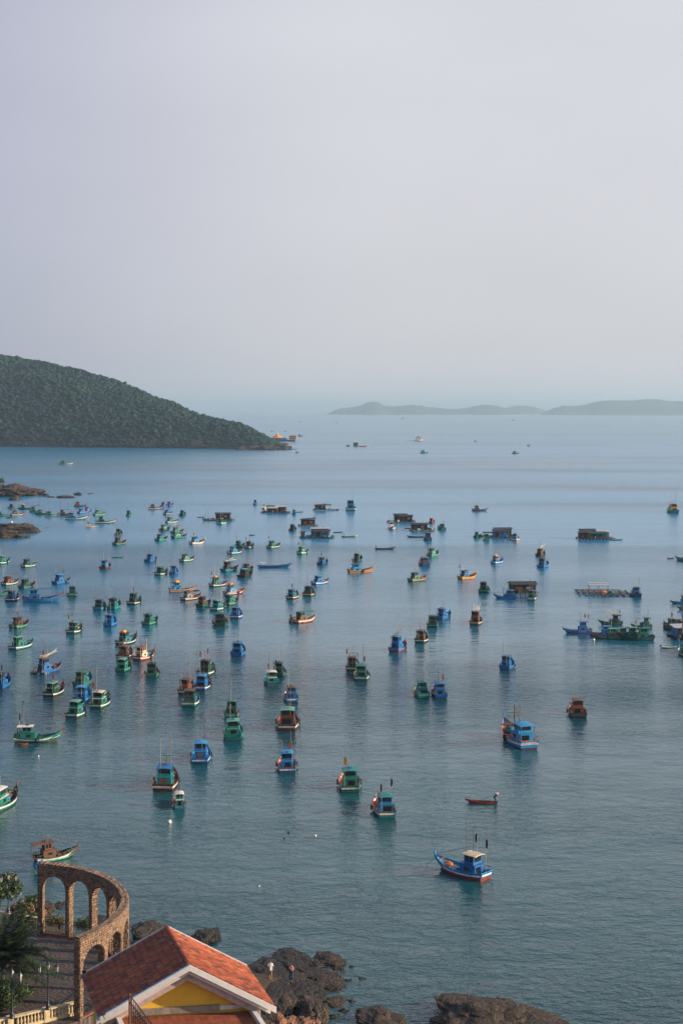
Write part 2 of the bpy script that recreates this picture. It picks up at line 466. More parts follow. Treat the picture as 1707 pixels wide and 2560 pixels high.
islm = paint('island_scrub', (0.035, 0.06, 0.03), wear=0.0, rough=0.9, scale=0.004)
for q, prof in enumerate(ISL):
    D = 17000 + (0, 1600, -900)[q]
    base = HORIZ + FPX * EYE / D
    V, Fc = [], []
    ns = 140; xs = np.linspace(prof[0][0], prof[-1][0], ns + 1)
    for i, px in enumerate(xs):
        y = interp(prof, px)
        zz = max((base - y) * D / FPX, 0) + (7 * fbm(px * 0.13, q, 2) if 4 < i < ns - 4 else 0)
        zz = max(zz, 0.0)
        x = (px - 853.5) * D / FPX
        for dy, kz in ((-1.7, -0.05), (-1.0, 0.42), (-0.45, 0.83), (0, 1.0), (0.5, 0.8), (1.1, 0.4), (1.8, -0.05)):
            V.append((x, D + dy * (zz + 25), zz * kz - (2 if kz < 0 else 0)))
    for i in range(ns):
        for j in range(6):
            a = i * 7 + j; Fc.append((a, a + 7, a + 8, a + 1))
    o = link('island_hills', np_mesh('island_hills', V, Fc, islm, True))
    tag(o, ('long hazy blue island on the horizon right of centre', 'low hazy hill between the two longer horizon islands', 'hazy blue island on the horizon at the right edge')[q], kind='structure')

# ------------------------------------------------------------------ shore ground
SHORE = [Vector(p).to_2d() for p in ((-90, 152, 0), (-45, 149, 0), (-34, 147, 0), (-27.5, 145, 0), (-24, 141, 0), (-20.4, 139.5, 0), (-17, 138, 0), (-14.5, 133.5, 0), (-10.7, 131, 0), (-3.4, 131.5, 0), (0.5, 128, 0), (1.0, 121, 0), (-1.5, 116, 0), (-1.5, 108, 0), (1, 96, 0), (6, 80, 0), (12, 60, 0), (20, 30, 0), (30, -20, 0))]
def shore_dist(x, y):
    """signed distance to the shoreline, positive on land"""
    best = 1e9; p = Vector((x, y)); side = 1
    for a, b in zip(SHORE, SHORE[1:]):
        ab = b - a; t = max(0, min(1, (p - a).dot(ab) / ab.length_squared))
        q = a + ab * t; d = (p - q).length
        if d < best:
            best = d; cr = ab.x * (p.y - a.y) - ab.y * (p.x - a.x); side = -1 if cr > 0 else 1
    return best * side
def ground_z(x, y):
    d = shore_dist(x, y)
    z = -1.2 + 0.36 * d if d > 0 else -1.2 + 0.25 * d
    z = min(z, 5.3)
    r = math.hypot(x + 27.55, y - 110.6)
    if d > 0: z += 0.35 * fbm(x * 0.25, y * 0.25, 5) * min(1, d / 3)
    if y < 66: z = max(z, min(44.5, 5.3 + (66 - y) * 0.62)) if d > 4 else z
    if r < 11.6 and d > 0: z = min(z, 5.6)
    return z
gv, gf = [], []
gx = np.arange(-90, 31, 1.0); gy = np.arange(-20, 153, 1.0)
for x in gx:
    for y in gy: gv.append((x, y, ground_z(x, y)))
ny = len(gy)
for i in range(len(gx) - 1):
    for j in range(ny - 1): gf.append((i * ny + j, (i + 1) * ny + j, (i + 1) * ny + j + 1, i * ny + j + 1))
gm, n_, l_, b_ = new_mat('shore_earth')
g_ = n_.new('ShaderNodeNewGeometry')
a_ = nnode(n_, 'ShaderNodeTexNoise', Scale=0.5, Detail=8.0, Roughness=0.7); l_.new(g_.outputs['Position'], a_.inputs['Vector'])
r_ = ramp(n_, [(0.3, (0.02, 0.014, 0.010, 1)), (0.5, (0.055, 0.036, 0.022, 1)), (0.62, (0.05, 0.05, 0.02, 1)), (0.78, (0.12, 0.08, 0.05, 1))]); l_.new(a_.outputs['Fac'], r_.inputs['Fac'])
l_.new(r_.outputs['Color'], b_.inputs['Base Color']); b_.inputs['Roughness'].default_value = 0.9
p_ = nnode(n_, 'ShaderNodeBump', Strength=0.8, Distance=0.3); l_.new(a_.outputs['Fac'], p_.inputs['Height']); l_.new(p_.outputs['Normal'], b_.inputs['Normal'])
tag(link('shore_ground', np_mesh('shore_ground', gv, gf, gm, True)), 'dark rocky ground of the near shore', kind='structure')

# ------------------------------------------------------------------ rocks, each its own thing
def rock_mesh(name, sx, sy, sz, seed, mat, sub=4, rough=0.42, flat=0.0):
    bm = bmesh.new(); bmesh.ops.create_icosphere(bm, subdivisions=sub, radius=1.0)
    off = Vector((seed * 3.7, seed * 1.9, seed * 5.3))
    for v in bm.verts:
        p = v.co.copy()
        n1 = noise.noise(p * 1.1 + off); n2 = noise.noise(p * 2.6 + off); n3 = abs(noise.noise(p * 5.2 + off)); n4 = noise.noise(p * 11 + off)
        cell = noise.voronoi(p * 1.5 + off)[0]
        k = 1 + rough * n1 + 0.28 * rough * n2 * 2 - 0.25 * rough * n3 + 0.10 * rough * n4 + 0.55 * rough * (cell[1] - cell[0] - 0.3)
        st = p.z * 4.2 + 1.6 * n1 + 0.8 * p.x; k += 0.13 * ((st - math.floor(st)) - 0.5) * (1 if rough > .4 else .6)      # tilted beds with sharp steps
        rg = 1 - abs(noise.noise(p * 2.1 + off * 1.7)) * 2; k += 0.16 * rough * max(rg, 0) ** 3
        q = p * k
        v.co = Vector((q.x * sx, q.y * sy, max(q.z, -0.75) * sz))
    me = bpy.data.meshes.new(name); bm.to_mesh(me); bm.free()
    me.materials.append(mat)
    return me
def rock(x0, x1, yt, yb, label, mat=dark_rock, z=0.0, seed=0, name='rock', group=None, depth=None, sub=4, cat='rock', rough=0.42, sink=0.2):
    """a rock that fills the pixel box x0..x1, top yt, foot yb, its foot at height z"""
    p = P((x0 + x1) / 2, yb, z)
    w = (x1 - x0) * p.y / FPX
    dp = depth if depth else w * 0.6
    # visible height = z extent plus foreshortened depth
    hh = max((yb - yt) * p.y / FPX - dp * 0.5 * (EYE - z) / p.y, 0.18 * w if w < 4 else 0.5)
    p.y += dp * 0.45
    if group == 'dark rocks along the near shore': hh *= 0.8
    o = link(name, rock_mesh(name, w * 0.47, dp * 0.5, hh / 1.45, seed, mat, sub, rough), loc=(p.x, p.y, z + hh * 0.33 - sink))
    o.rotation_euler = (0, 0, random.uniform(-0.25, 0.25))
    return tag(o, label, cat, group)
# near shore rocks (pixel boxes measured on the photograph)
GR = 'dark rocks along the near shore'
ROCKS = [
 (620, 700, 2408, 2444, 'black slab behind the roof at the back of the rock point', dark_rock, 0.5, 4.5),
 (640, 716, 2432, 2470, 'dark ledge where the woman in white walks', dark_rock, 0.8, 5.0),
 (694, 762, 2436, 2474, 'dark ledge where the woman in pink stands', brown_rock, 0.6, 4.5),
 (636, 712, 2462, 2504, 'long black slab beside the right roof edge', dark_rock, 1.0, 5.0),
 (672, 742, 2488, 2530, 'brown slab between the roof corner and the long boulder', brown_rock, 0.9, 5.0),
 (640, 690, 2496, 2540, 'black boulder half hidden by the right roof corner', dark_rock, 1.2, 4.0),
 (763, 868, 2385, 2428, 'large brown boulder at the seaward tip of the rock point', brown_rock, -0.1, 4.5),
 (668, 776, 2392, 2428, 'long dark boulder at the water behind the two women', dark_rock, 0.1, 5.0),
 (628, 668, 2402, 2424, 'small black boulder peeping over the right roof edge', dark_rock, 0.1, 3.0),
 (734, 812, 2420, 2452, 'barnacled dark slab just right of the woman in pink', dark_rock, 0.1, 3.5),
 (815, 895, 2430, 2454, 'flat wet brown slab reaching into the water at right of the point', brown_rock, -0.2, 3.0),
 (765, 866, 2438, 2478, 'barnacle crusted tan slab in the middle of the rock point', brown_rock, 0.0, 4.0),
 (716, 812, 2455, 2505, 'long dark boulder below the woman in pink', dark_rock, 0.3, 4.0),
 (725, 800, 2484, 2535, 'brown rounded boulder beside the black ledge', brown_rock, 0.5, 4.0),
 (805, 875, 2487, 2523, 'mossy low boulder at the water edge below the point', brown_rock, -0.1, 3.0),
 (745, 822, 2498, 2562, 'large grey brown boulder with a pale streaked face', brown_rock, 0.6, 4.0),
 (822, 905, 2480, 2520, 'low wet rocks awash right of the mossy boulder', dark_rock, -0.4, 4.0),
 (800, 858, 2465, 2492, 'small tan rock between the long boulder and the water', brown_rock, -0.1, 2.5),
 (906, 955, 2402, 2422, 'lone dark rock in the water right of the point', dark_rock, -0.25, 2.0),
 (1000, 1080, 2472, 2492, 'long flat mossy rock awash in open water', dark_rock, -0.3, 2.5),
 (970, 1013, 2494, 2512, 'small dark rock awash above the big bottom boulder', dark_rock, -0.25, 1.8),
 (932, 986, 2506, 2524, 'flat mossy rock just above the big bottom boulder', dark_rock, -0.25, 2.0),
 (890, 1020, 2520, 2585, 'big brown boulder at the bottom edge right of the shore', brown_rock, -0.1, 5.0),
 (1034, 1074, 2540, 2560, 'small dark rock between the two big bottom boulders', dark_rock, -0.2, 2.0),
 (1080, 1114, 2503, 2520, 'little mossy rock left of the widest bottom boulder', dark_rock, -0.25, 1.6),
 (1088, 1425, 2500, 2625, 'widest brown boulder along the bottom edge at right', brown_rock, -0.1, 9.0),
 (722, 738, 2358, 2364, 'tiny black rock awash above the rock point', dark_rock, -0.1, 0.9),
 (1014, 1030, 2392, 2399, 'tiny black rock alone in open water at right', dark_rock, -0.1, 0.8),
 (471, 552, 2318, 2368, 'dark barnacled boulder in the water behind the roof ridge', dark_rock, -0.2, 3.8),
 (322, 404, 2306, 2350, 'flat tan rock shelf behind the right side of the stone arcade', brown_rock, 0.1, 5.0),
 (325, 420, 2336, 2375, 'dark lower ledge between the arcade and the roof', dark_rock, 0.1, 4.5),
 (128, 168, 2250, 2280, 'dark flat rock seen through the first left arch', dark_rock, -0.1, 4.0),
 (185, 265, 2293, 2325, 'dark shore ledge seen through the middle arches', dark_rock, -0.1, 5.0),
]
for i, (x0, x1, yt, yb, lab, mt, z, dp) in enumerate(ROCKS):
    rock(x0, x1, yt, yb, lab, mt, z, seed=i + 1, depth=dp, group=GR, sub=5 if x1 - x0 > 70 else 4)
for i, (x0, x1, yt, yb, lab, z) in enumerate([
    (20, 62, 2248, 2284, 'tall reddish boulder beside the far lamp post', 2.0), (40, 76, 2256, 2292, 'reddish boulder right of the tall one behind the balustrade', 2.2),
    (82, 106, 2278, 2296, 'small reddish boulder against the far end of the arcade', 2.6), (28, 44, 2270, 2290, 'little orange stone just right of the far lamp base', 2.6),
    (66, 130, 2250, 2285, 'grey green rock ledge behind the far balustrade', 0.6),
    (672, 716, 2534, 2575, 'orange brown boulder under the right roof corner', 3.5), (706, 742, 2538, 2572, 'rounded orange boulder right of the roof corner', 3.2),
    (735, 778, 2544, 2580, 'orange brown boulder at the bottom edge below the point', 3.0), (768, 800, 2550, 2580, 'smaller orange stone at the right end of the reddish heap', 2.8)]):
    rock(x0, x1, yt, yb, lab, red_rock if i != 4 else brown_rock, z, seed=40 + i, depth=2.5, group='reddish boulders', sub=4)
rr_ = random.Random(21)
WHERE = ['by the tip of the point', 'below the barnacled slab', 'under the right roof edge', 'near the woman in pink', 'at the water edge of the point', 'beside the mossy boulder', 'above the pale streaked boulder']
for i, (px, py, w) in enumerate([(845, 2425, 26), (880, 2418, 18), (700, 2432, 30), (720, 2440, 26), (655, 2432, 34), (640, 2455, 36), (680, 2465, 40), (705, 2478, 34), (740, 2474, 26), (760, 2455, 30), (790, 2448, 26), (660, 2490, 44), (700, 2505, 40), (680, 2525, 46), (720, 2520, 34), (850, 2470, 22), (868, 2452, 20), (838, 2500, 24), (880, 2505, 22), (860, 2530, 26), (835, 2545, 30), (648, 2412, 22), (750, 2430, 24), (905, 2448, 18), (812, 2520, 26), (795, 2470, 22)]):
    adj = ['jagged', 'flat', 'rounded', 'wedge shaped', 'cracked', 'wet'][i % 6]
    rock(px - w * .6, px + w * .6, py - w * .5, py + 4, '%s %s stone %s' % (['small', 'knobbly', 'low', 'dark'][(i // 6) % 4], adj, WHERE[i % 7]), dark_rock if i % 3 else brown_rock, 0.25 if px < 800 else -0.1, seed=100 + i, depth=w * .03, group=GR, sub=4, rough=0.5, sink=0.1)
# far point rocks at the left edge
for i, (x0, x1, yt, yb, lab, dp, mt) in enumerate([
    (-60, 60, 1210, 1243, 'upper dark headland rock at the left edge under the small tree', 30, far_rock), (25, 112, 1221, 1240, 'tapering dark rock spit of the upper left point', 22, far_rock),
    (22, 48, 1240, 1252, 'pale brown rock at the foot of the upper left point', 9, far_rock), (105, 122, 1233, 1242, 'small rock off the tip of the upper left point', 6, far_rock),
    (114, 136, 1239, 1245, 'flat low rock awash near the upper left point', 6, far_rock), (140, 185, 1237, 1246, 'low broken reef right of the upper left point', 9, far_rock),
    (181, 206, 1230, 1239, 'wedge shaped rock farther right of the reef', 7, far_rock), (216, 232, 1231, 1236, 'outermost small rock off the upper left point', 5, far_rock),
    (-40, 92, 1306, 1335, 'long brown rock spit of the lower left point', 18, far_rock), (-30, 40, 1322, 1348, 'dark boulder ledge in front of the lower left spit', 10, far_rock),
    (34, 72, 1333, 1347, 'small dark rock at the foot of the lower left spit', 7, far_rock), (10, 34, 1291, 1297, 'thin rock awash above the lower left spit', 4, far_rock),
    (120, 130, 1334, 1338, 'tiny black rock awash right of the lower left spit', 3, far_rock), (102, 126, 1317, 1321, 'thin dark reef line above the tiny black rock', 3, far_rock)]):
    rock(x0, x1, yt, yb, lab, mt, -0.2, seed=60 + i, depth=dp, group='rocks of the far left points', sub=5 if x1 - x0 > 60 else 3, sink=0.3)
# rock tip of the wooded headland
for i, (x0, x1, yt, yb, lab) in enumerate([(640, 700, 1112, 1126, 'dark rock shelf at the tip of the wooded headland'), (690, 730, 1112, 1125, 'outer dark rock at the very tip of the headland'), (690, 722, 1106, 1112, 'thin rock ledge just above the headland tip'), (738, 742, 1121, 1123.5, 'tiny rock off the headland tip'), (580, 650, 1114, 1126, 'brown shore rock under the trees near the headland tip')]):
    rock(x0, x1, yt, yb, lab, far_rock, -0.3, seed=80 + i, depth=26, group='rocks at the headland tip', sub=4, sink=0.5)

# ------------------------------------------------------------------ plaza
PZ = 6.0
CX, CY, RI, RO = -27.55, 110.6, 10.50, 11.10
A0, A1 = R(-38.3), R(78.6)
def pol(r, a, z=0.0): return Vector((CX + r * math.cos(a), CY + r * math.sin(a), z))
def plaza_material():
    m, n, l, b = new_mat('patterned_paving')
    g = n.new('ShaderNodeNewGeometry')
    s = n.new('ShaderNodeSeparateXYZ'); l.new(g.outputs['Position'], s.inputs[0])
    def mth(op, a, c=None):
        x = nnode(n, 'ShaderNodeMath', operation=op)
        for i, q in enumerate((a, c)):
            if q is None: continue
            if isinstance(q, (int, float)): x.inputs[i].default_value = q
            else: l.new(q, x.inputs[i])
        return x.outputs[0]
    ci = 2.35
    row = mth('FLOOR', mth('DIVIDE', s.outputs['Y'], ci))
    odd = mth('MULTIPLY', mth('MODULO', row, 2.0), 0.5)
    fx = mth('SUBTRACT', mth('FRACT', mth('ADD', mth('DIVIDE', s.outputs['X'], ci), 100.0)), 0.5)
    fy = mth('SUBTRACT', mth('FRACT', mth('DIVIDE', s.outputs['Y'], ci)), 0.5)
    d = mth('SQRT', mth('ADD', mth('MULTIPLY', fx, fx), mth('MULTIPLY', fy, fy)))
    ring = mth('FRACT', mth('MULTIPLY', d, 6.6))
    r = ramp(n, [(0.0, (0.050, 0.043, 0.043, 1)), (0.52, (0.050, 0.043, 0.043, 1)), (0.58, (0.135, 0.095, 0.072, 1)), (0.92, (0.125, 0.09, 0.07, 1)), (1.0, (0.05, 0.043, 0.043, 1))])
    l.new(ring, r.inputs['Fac'])
    n1 = nnode(n, 'ShaderNodeTexNoise', Scale=1.5, Detail=6.0); l.new(g.outputs['Position'], n1.inputs['Vector'])
    r1 = ramp(n, [(0.3, (0.65, 0.65, 0.65, 1)), (0.7, (1.25, 1.25, 1.25, 1))]); l.new(n1.outputs['Fac'], r1.inputs['Fac'])
    br = nnode(n, 'ShaderNodeTexVoronoi', Scale=6.5); br.feature = 'DISTANCE_TO_EDGE'; l.new(g.outputs['Position'], br.inputs['Vector'])
    rb = ramp(n, [(0, (0.55, 0.55, 0.55, 1)), (0.07, (1, 1, 1, 1))]); l.new(br.outputs['Distance'], rb.inputs['Fac'])
    x = nnode(n, 'ShaderNodeMix', data_type='RGBA', blend_type='MULTIPLY'); x.inputs['Factor'].default_value = 1
    l.new(r.outputs['Color'], x.inputs['A']); l.new(r1.outputs['Color'], x.inputs['B'])
    y = nnode(n, 'ShaderNodeMix', data_type='RGBA', blend_type='MULTIPLY'); y.inputs['Factor'].default_value = 0.8
    l.new(x.outputs['Result'], y.inputs['A']); l.new(rb.outputs['Color'], y.inputs['B'])
    l.new(y.outputs['Result'], b.inputs['Base Color']); b.inputs['Roughness'].default_value = 0.7
    return m
pz = MB()
top = [pol(RO + 0.05, a, PZ) for a in [A0 + (A1 - A0) * i / 40 for i in range(41)]] + [Vector((-62, 133.6, PZ)), Vector((-62, 82, PZ)), Vector((-25.5, 100.4, PZ))]
nt = len(top)
pz.add(top + [Vector((p.x, p.y, 2.0)) for p in top], [tuple(range(nt))] + [(i, (i + 1) % nt, (i + 1) % nt + nt, i + nt)[::-1] for i in range(nt)])
stone_wall_cols = [(0.12, 0.075, 0.05), (0.28, 0.185, 0.115), (0.17, 0.105, 0.07), (0.36, 0.235, 0.145), (0.22, 0.15, 0.10), (0.31, 0.18, 0.105), (0.13, 0.085, 0.06), (0.26, 0.155, 0.09)]
tag(pz.build('plaza_pavement', plaza_material()), 'plaza paved in concentric light and dark rings', kind='structure')

# ------------------------------------------------------------------ stone arcade
stone_m = pieces('rubble_stone', stone_wall_cols, 0.85, 9.0, 0.7, 0.03, 0.45)
mortar = paint('mortar', (0.030, 0.022, 0.018), wear=0.2, rough=0.95)
arc = thing('stone_arcade', 'curved freestanding arcade of tan stone with eight open arches beside the sea', 'arcade', (CX, CY, PZ))
AH, NA = 6.0, 8
RM = (RI + RO) / 2
per = (A1 - A0 - R(1.9)) / NA
op_half = per * 0.5 - R(0.95)
HW = op_half * RM                      # half width of an opening in metres
SPR, STEP = 5.0 - HW, 0.30             # springing height and sill
def arch_top(a):
    """height of the opening at angle a, 0 where there is pier"""
    u = (a - A0 - R(0.95)) / per
    i = math.floor(u)
    if not 0 <= i < NA: return 0.0
    s = (u - i - 0.5) * per * RM
    return SPR + math.sqrt(max(HW * HW - s * s, 0)) if abs(s) < HW else 0.0
# core of the wall
core = MB()
angs = []
for i in range(NA):
    c = A0 + R(0.95) + per * (i + 0.5)
    if i == 0: angs.append(A0)
    angs += [c + op_half * math.sin(math.pi / 2 * k / 9) for k in range(-9, 10)]
angs.append(A1)
G = 0.012
for a, b in zip(angs, angs[1:]):
    mid = (a + b) / 2
    za, zb = (arch_top(a + 1e-5), arch_top(b - 1e-5)) if arch_top(mid) > 0 else (-0.8, -0.8)
    if arch_top(mid) > 0:
        za = max(za, SPR); zb = max(zb, SPR)
    v = []
    for ang, z0 in ((a, za), (b, zb)):
        for r in (RI, RO):
            for z in (z0, AH - 0.05):
                p = pol(r, ang, z) - Vector((CX, CY, 0)); v.append(p)
    # order: a-RI-lo, a-RI-hi, a-RO-lo, a-RO-hi, b-...
    core.add(v, [(0, 4, 5, 1), (2, 3, 7, 6), (1, 5, 7, 3), (0, 2, 6, 4)])
    if mid < angs[1]: core.add(v[:4], [(0, 1, 3, 2)])
for ang in (A0, A1):
    v = [pol(r, ang, z) - Vector((CX, CY, 0)) for r in (RI, RO) for z in (-0.8, AH - 0.05)]; core.add(v, [(0, 1, 3, 2)])
for i in range(NA):
    c = A0 + R(0.95) + per * (i + 0.5)
    for s in (-1, 1):
        v = [pol(r, c + s * op_half, z) - Vector((CX, CY, 0)) for r in (RI, RO) for z in (-0.8, SPR)]; core.add(v, [(0, 1, 3, 2)])
core.build('wall_core', mortar, arc)

# stones laid on every face: (centre, tangent, normal, up, w, h, t)
rs = random.Random(3)
stones = []
def lay(origin_fn, length, z0, z1, keep, hcourse=0.2, wmin=0.2, wmax=0.42):
    z = z0; row = 0
    while z < z1 - 0.05:
        h = min(hcourse * rs.uniform(0.85, 1.15), z1 - z)
        s = -rs.uniform(0, wmax)
        while s < length:
            w = rs.uniform(wmin, wmax)
            a, b = max(s, 0), min(s + w, length)
            if b - a > 0.07:
                q = keep(a, b, z, z + h)
                if q:
                    a, b = q
                    stones.append((origin_fn((a + b) / 2, z + h / 2), b - a - 0.018, h - 0.018))
            s += w
        z += h; row += 1
Larc = (A1 - A0)
def face_fn(r, sgn):
    def f(s, z):
        a = A0 + s / r
        n = Vector((math.cos(a), math.sin(a), 0)) * sgn
        return (Vector((r * math.cos(a), r * math.sin(a), z)), Vector((-math.sin(a), math.cos(a), 0)), n, Vector((0, 0, 1)))
    return f
def face_keep(r):
    def k(a, b, z0, z1):
        am, bm = A0 + a / r, A0 + b / r
        zm = (z0 + z1) / 2
        def clear(x): return arch_top(x) == 0 or zm > arch_top(x) + 0.26
        n = 8; ok = [clear(am + (bm - am) * i / n) for i in range(n + 1)]
        if all(ok): return a, b
        best = None; i = 0
        while i <= n:
            if ok[i]:
                j = i
                while j < n and ok[j + 1]: j += 1
                if best is None or j - i > best[1] - best[0]: best = (i, j)
                i = j + 1
            else: i += 1
        if best and (best[1] - best[0]) / n * (b - a) > 0.07:
            return a + (b - a) * best[0] / n, a + (b - a) * best[1] / n
        return None
    return k
lay(face_fn(RO, 1), Larc * RO, -0.6, AH - 0.1, face_keep(RO), 0.175, 0.15, 0.34)
lay(face_fn(RI, -1), Larc * RI, -0.05, AH - 0.1, face_keep(RI), 0.175, 0.15, 0.34)
for ang, sg in ((A0, -1), (A1, 1)):     # the two ends
    def f(s, z, ang=ang, sg=sg):
        return (Vector(((RI + s) * math.cos(ang), (RI + s) * math.sin(ang), z)), Vector((math.cos(ang), math.sin(ang), 0)), Vector((-math.sin(ang), math.cos(ang), 0)) * sg, Vector((0, 0, 1)))
    lay(f, RO - RI, -0.6, AH - 0.1, lambda a, b, z0, z1: (a, b))
for i in range(NA):                      # jambs, intrados and voussoirs
    c = A0 + R(0.95) + per * (i + 0.5)
    for s_ in (-1, 1):
        ang = c + s_ * op_half
        def f(s, z, ang=ang, s_=s_):
            return (Vector(((RI + s) * math.cos(ang), (RI + s) * math.sin(ang), z)), Vector((math.cos(ang), math.sin(ang), 0)), Vector((math.sin(ang), -math.cos(ang), 0)) * s_, Vector((0, 0, 1)))
        lay(f, RO - RI, -0.05, SPR, lambda a, b, z0, z1: (a, b))
    nvs = 15
    for k in range(nvs):
        th = math.pi * (k + 0.5) / nvs
        for r, sg in ((RO, 1), (RI, -1)):
            rad = HW + 0.135
            a = c + rad * math.cos(th) / RM
            n = Vector((math.cos(a), math.sin(a), 0)); t = Vector((-math.sin(a), math.cos(a), 0))
            up = (t * math.cos(th) + Vector((0, 0, 1)) * math.sin(th)); tt = up.cross(n)
            stones.append(((Vector((r * math.cos(a), r * math.sin(a), SPR + rad * math.sin(th))), tt, n * sg, up), math.pi * HW / nvs - 0.0, 0.25))
        a = c + (HW - 0.0) * math.cos(th) / RM
        n = Vector((math.cos(a), math.sin(a), 0)); t = Vector((-math.sin(a), math.cos(a), 0))
        up = (t * math.cos(th) + Vector((0, 0, 1)) * math.sin(th)); tt = up.cross(n)
        for q in range(2):
            rr = RI + (RO - RI) * (0.27 + 0.46 * q + rs.uniform(-0.04, 0.04))
            stones.append(((Vector((rr * math.cos(a), rr * math.sin(a), SPR + HW * math.sin(th))), n, -up, tt), (RO - RI) * 0.46, math.pi * HW / nvs - 0.02))
# capping stones along the top
s = A0
while s < A1 - 0.002:
    w = min(rs.uniform(0.28, 0.46) / RM, A1 - s)
    for q in range(2):
        r = RI + (RO - RI) * (0.25 + 0.5 * q)
        a = s + w / 2
        stones.append(((Vector((r * math.cos(a), r * math.sin(a), AH - 0.05)), Vector((-math.sin(a), math.cos(a), 0)), Vector((0, 0, 1)), Vector((math.cos(a), math.sin(a), 0))), w * RM - 0.015, (RO - RI) / 2 + 0.03))
    s += w
sb = MB(); sb.add([(-.5, -.5, -.3), (.5, -.5, -.3), (.5, .5, -.3), (-.5, .5, -.3), (-.46, -.44, .7), (.46, -.44, .7), (.46, .44, .7), (-.46, .44, .7)],
                  [(4, 5, 6, 7), (0, 1, 5, 4), (1, 2, 6, 5), (2, 3, 7, 6), (3, 0, 4, 7)])
stone_me = sb.mesh('stone', stone_m)
camv = Vector((0, 0, EYE)) - Vector((CX, CY, PZ))
def seen(st):
    (p, t, n, u), w, h = st
    d = camv - p
    return w * h * max(n.dot(d.normalized()), 0) / d.length_squared if (p + Vector((CX, CY, 0))).x else 0
stones.sort(key=lambda st: -seen(st))
rest_v, rest_f = [], []
for i, ((p, t, n, u), w, h) in enumerate(stones):
    th = rs.uniform(0.03, 0.062)
    M = Matrix(((t.x * w, u.x * h, n.x * th, p.x), (t.y * w, u.y * h, n.y * th, p.y), (t.z * w, u.z * h, n.z * th, p.z), (0, 0, 0, 1)))
    if t.cross(u).dot(n) < 0:
        M = Matrix(((-t.x * w, u.x * h, n.x * th, p.x), (-t.y * w, u.y * h, n.y * th, p.y), (-t.z * w, u.z * h, n.z * th, p.z), (0, 0, 0, 1)))
    if i < 300:
        o = link('stone', stone_me, arc); o.matrix_local = M
    else:
        k = len(rest_v)
        rest_v += [tuple(M @ v.co) for v in stone_me.vertices]
        rest_f += [tuple(j + k for j in f) for f in ((4, 5, 6, 7), (0, 1, 5, 4), (1, 2, 6, 5), (2, 3, 7, 6), (3, 0, 4, 7))]
o = link('stones', np_mesh('stones', rest_v, rest_f, stone_m), arc); o['kind'] = 'stuff'
o['label'] = 'remaining small tan stones of the arcade walls'
# iron railings in the arches, red sill
iron = paint('dark_iron', (0.012, 0.013, 0.016), wear=0.15, rough=0.45)
sill_m = paint('red_sill', (0.20, 0.07, 0.05), wear=0.2, rough=0.8)
for i in range(NA):
    c = A0 + R(0.95) + per * (i + 0.5)
    f = thing('iron_railing', 'dark iron bar railing closing the %s arch of the arcade counted from the near end' % ('first', 'second', 'third', 'fourth', 'fifth', 'sixth', 'seventh', 'eighth')[i], 'railing', (CX, CY, PZ), group='railings in the arcade arches')
    for z in (0.22, 1.0):
        rl = MB(); rl.tube([pol(RM, c + op_half * k / 4, z) - Vector((CX, CY, 0)) for k in range(-4, 5)], 0.022, 4); rl.build('rail', iron, f)
    br = MB(); br.tube([(0, 0, 0.12), (0, 0, 1.16)], 0.014, 4); bme = br.mesh('bar', iron)
    for k in range(17):
        a = c + op_half * (k - 8) / 8.5
        q = pol(RM, a) - Vector((CX, CY, 0)); link('bar', bme, f, (q.x, q.y, 0))
    sl = MB(); sl.add([pol(r, c + s * (op_half - 0.004), z) - Vector((CX, CY, 0)) for s in (-1, 1) for r in (RI + 0.08, RO - 0.08) for z in (-0.1, 0.11)],
                      [(1, 3, 7, 5), (0, 1, 5, 4), (2, 6, 7, 3)])
    sl.build('sill', sill_m, f)

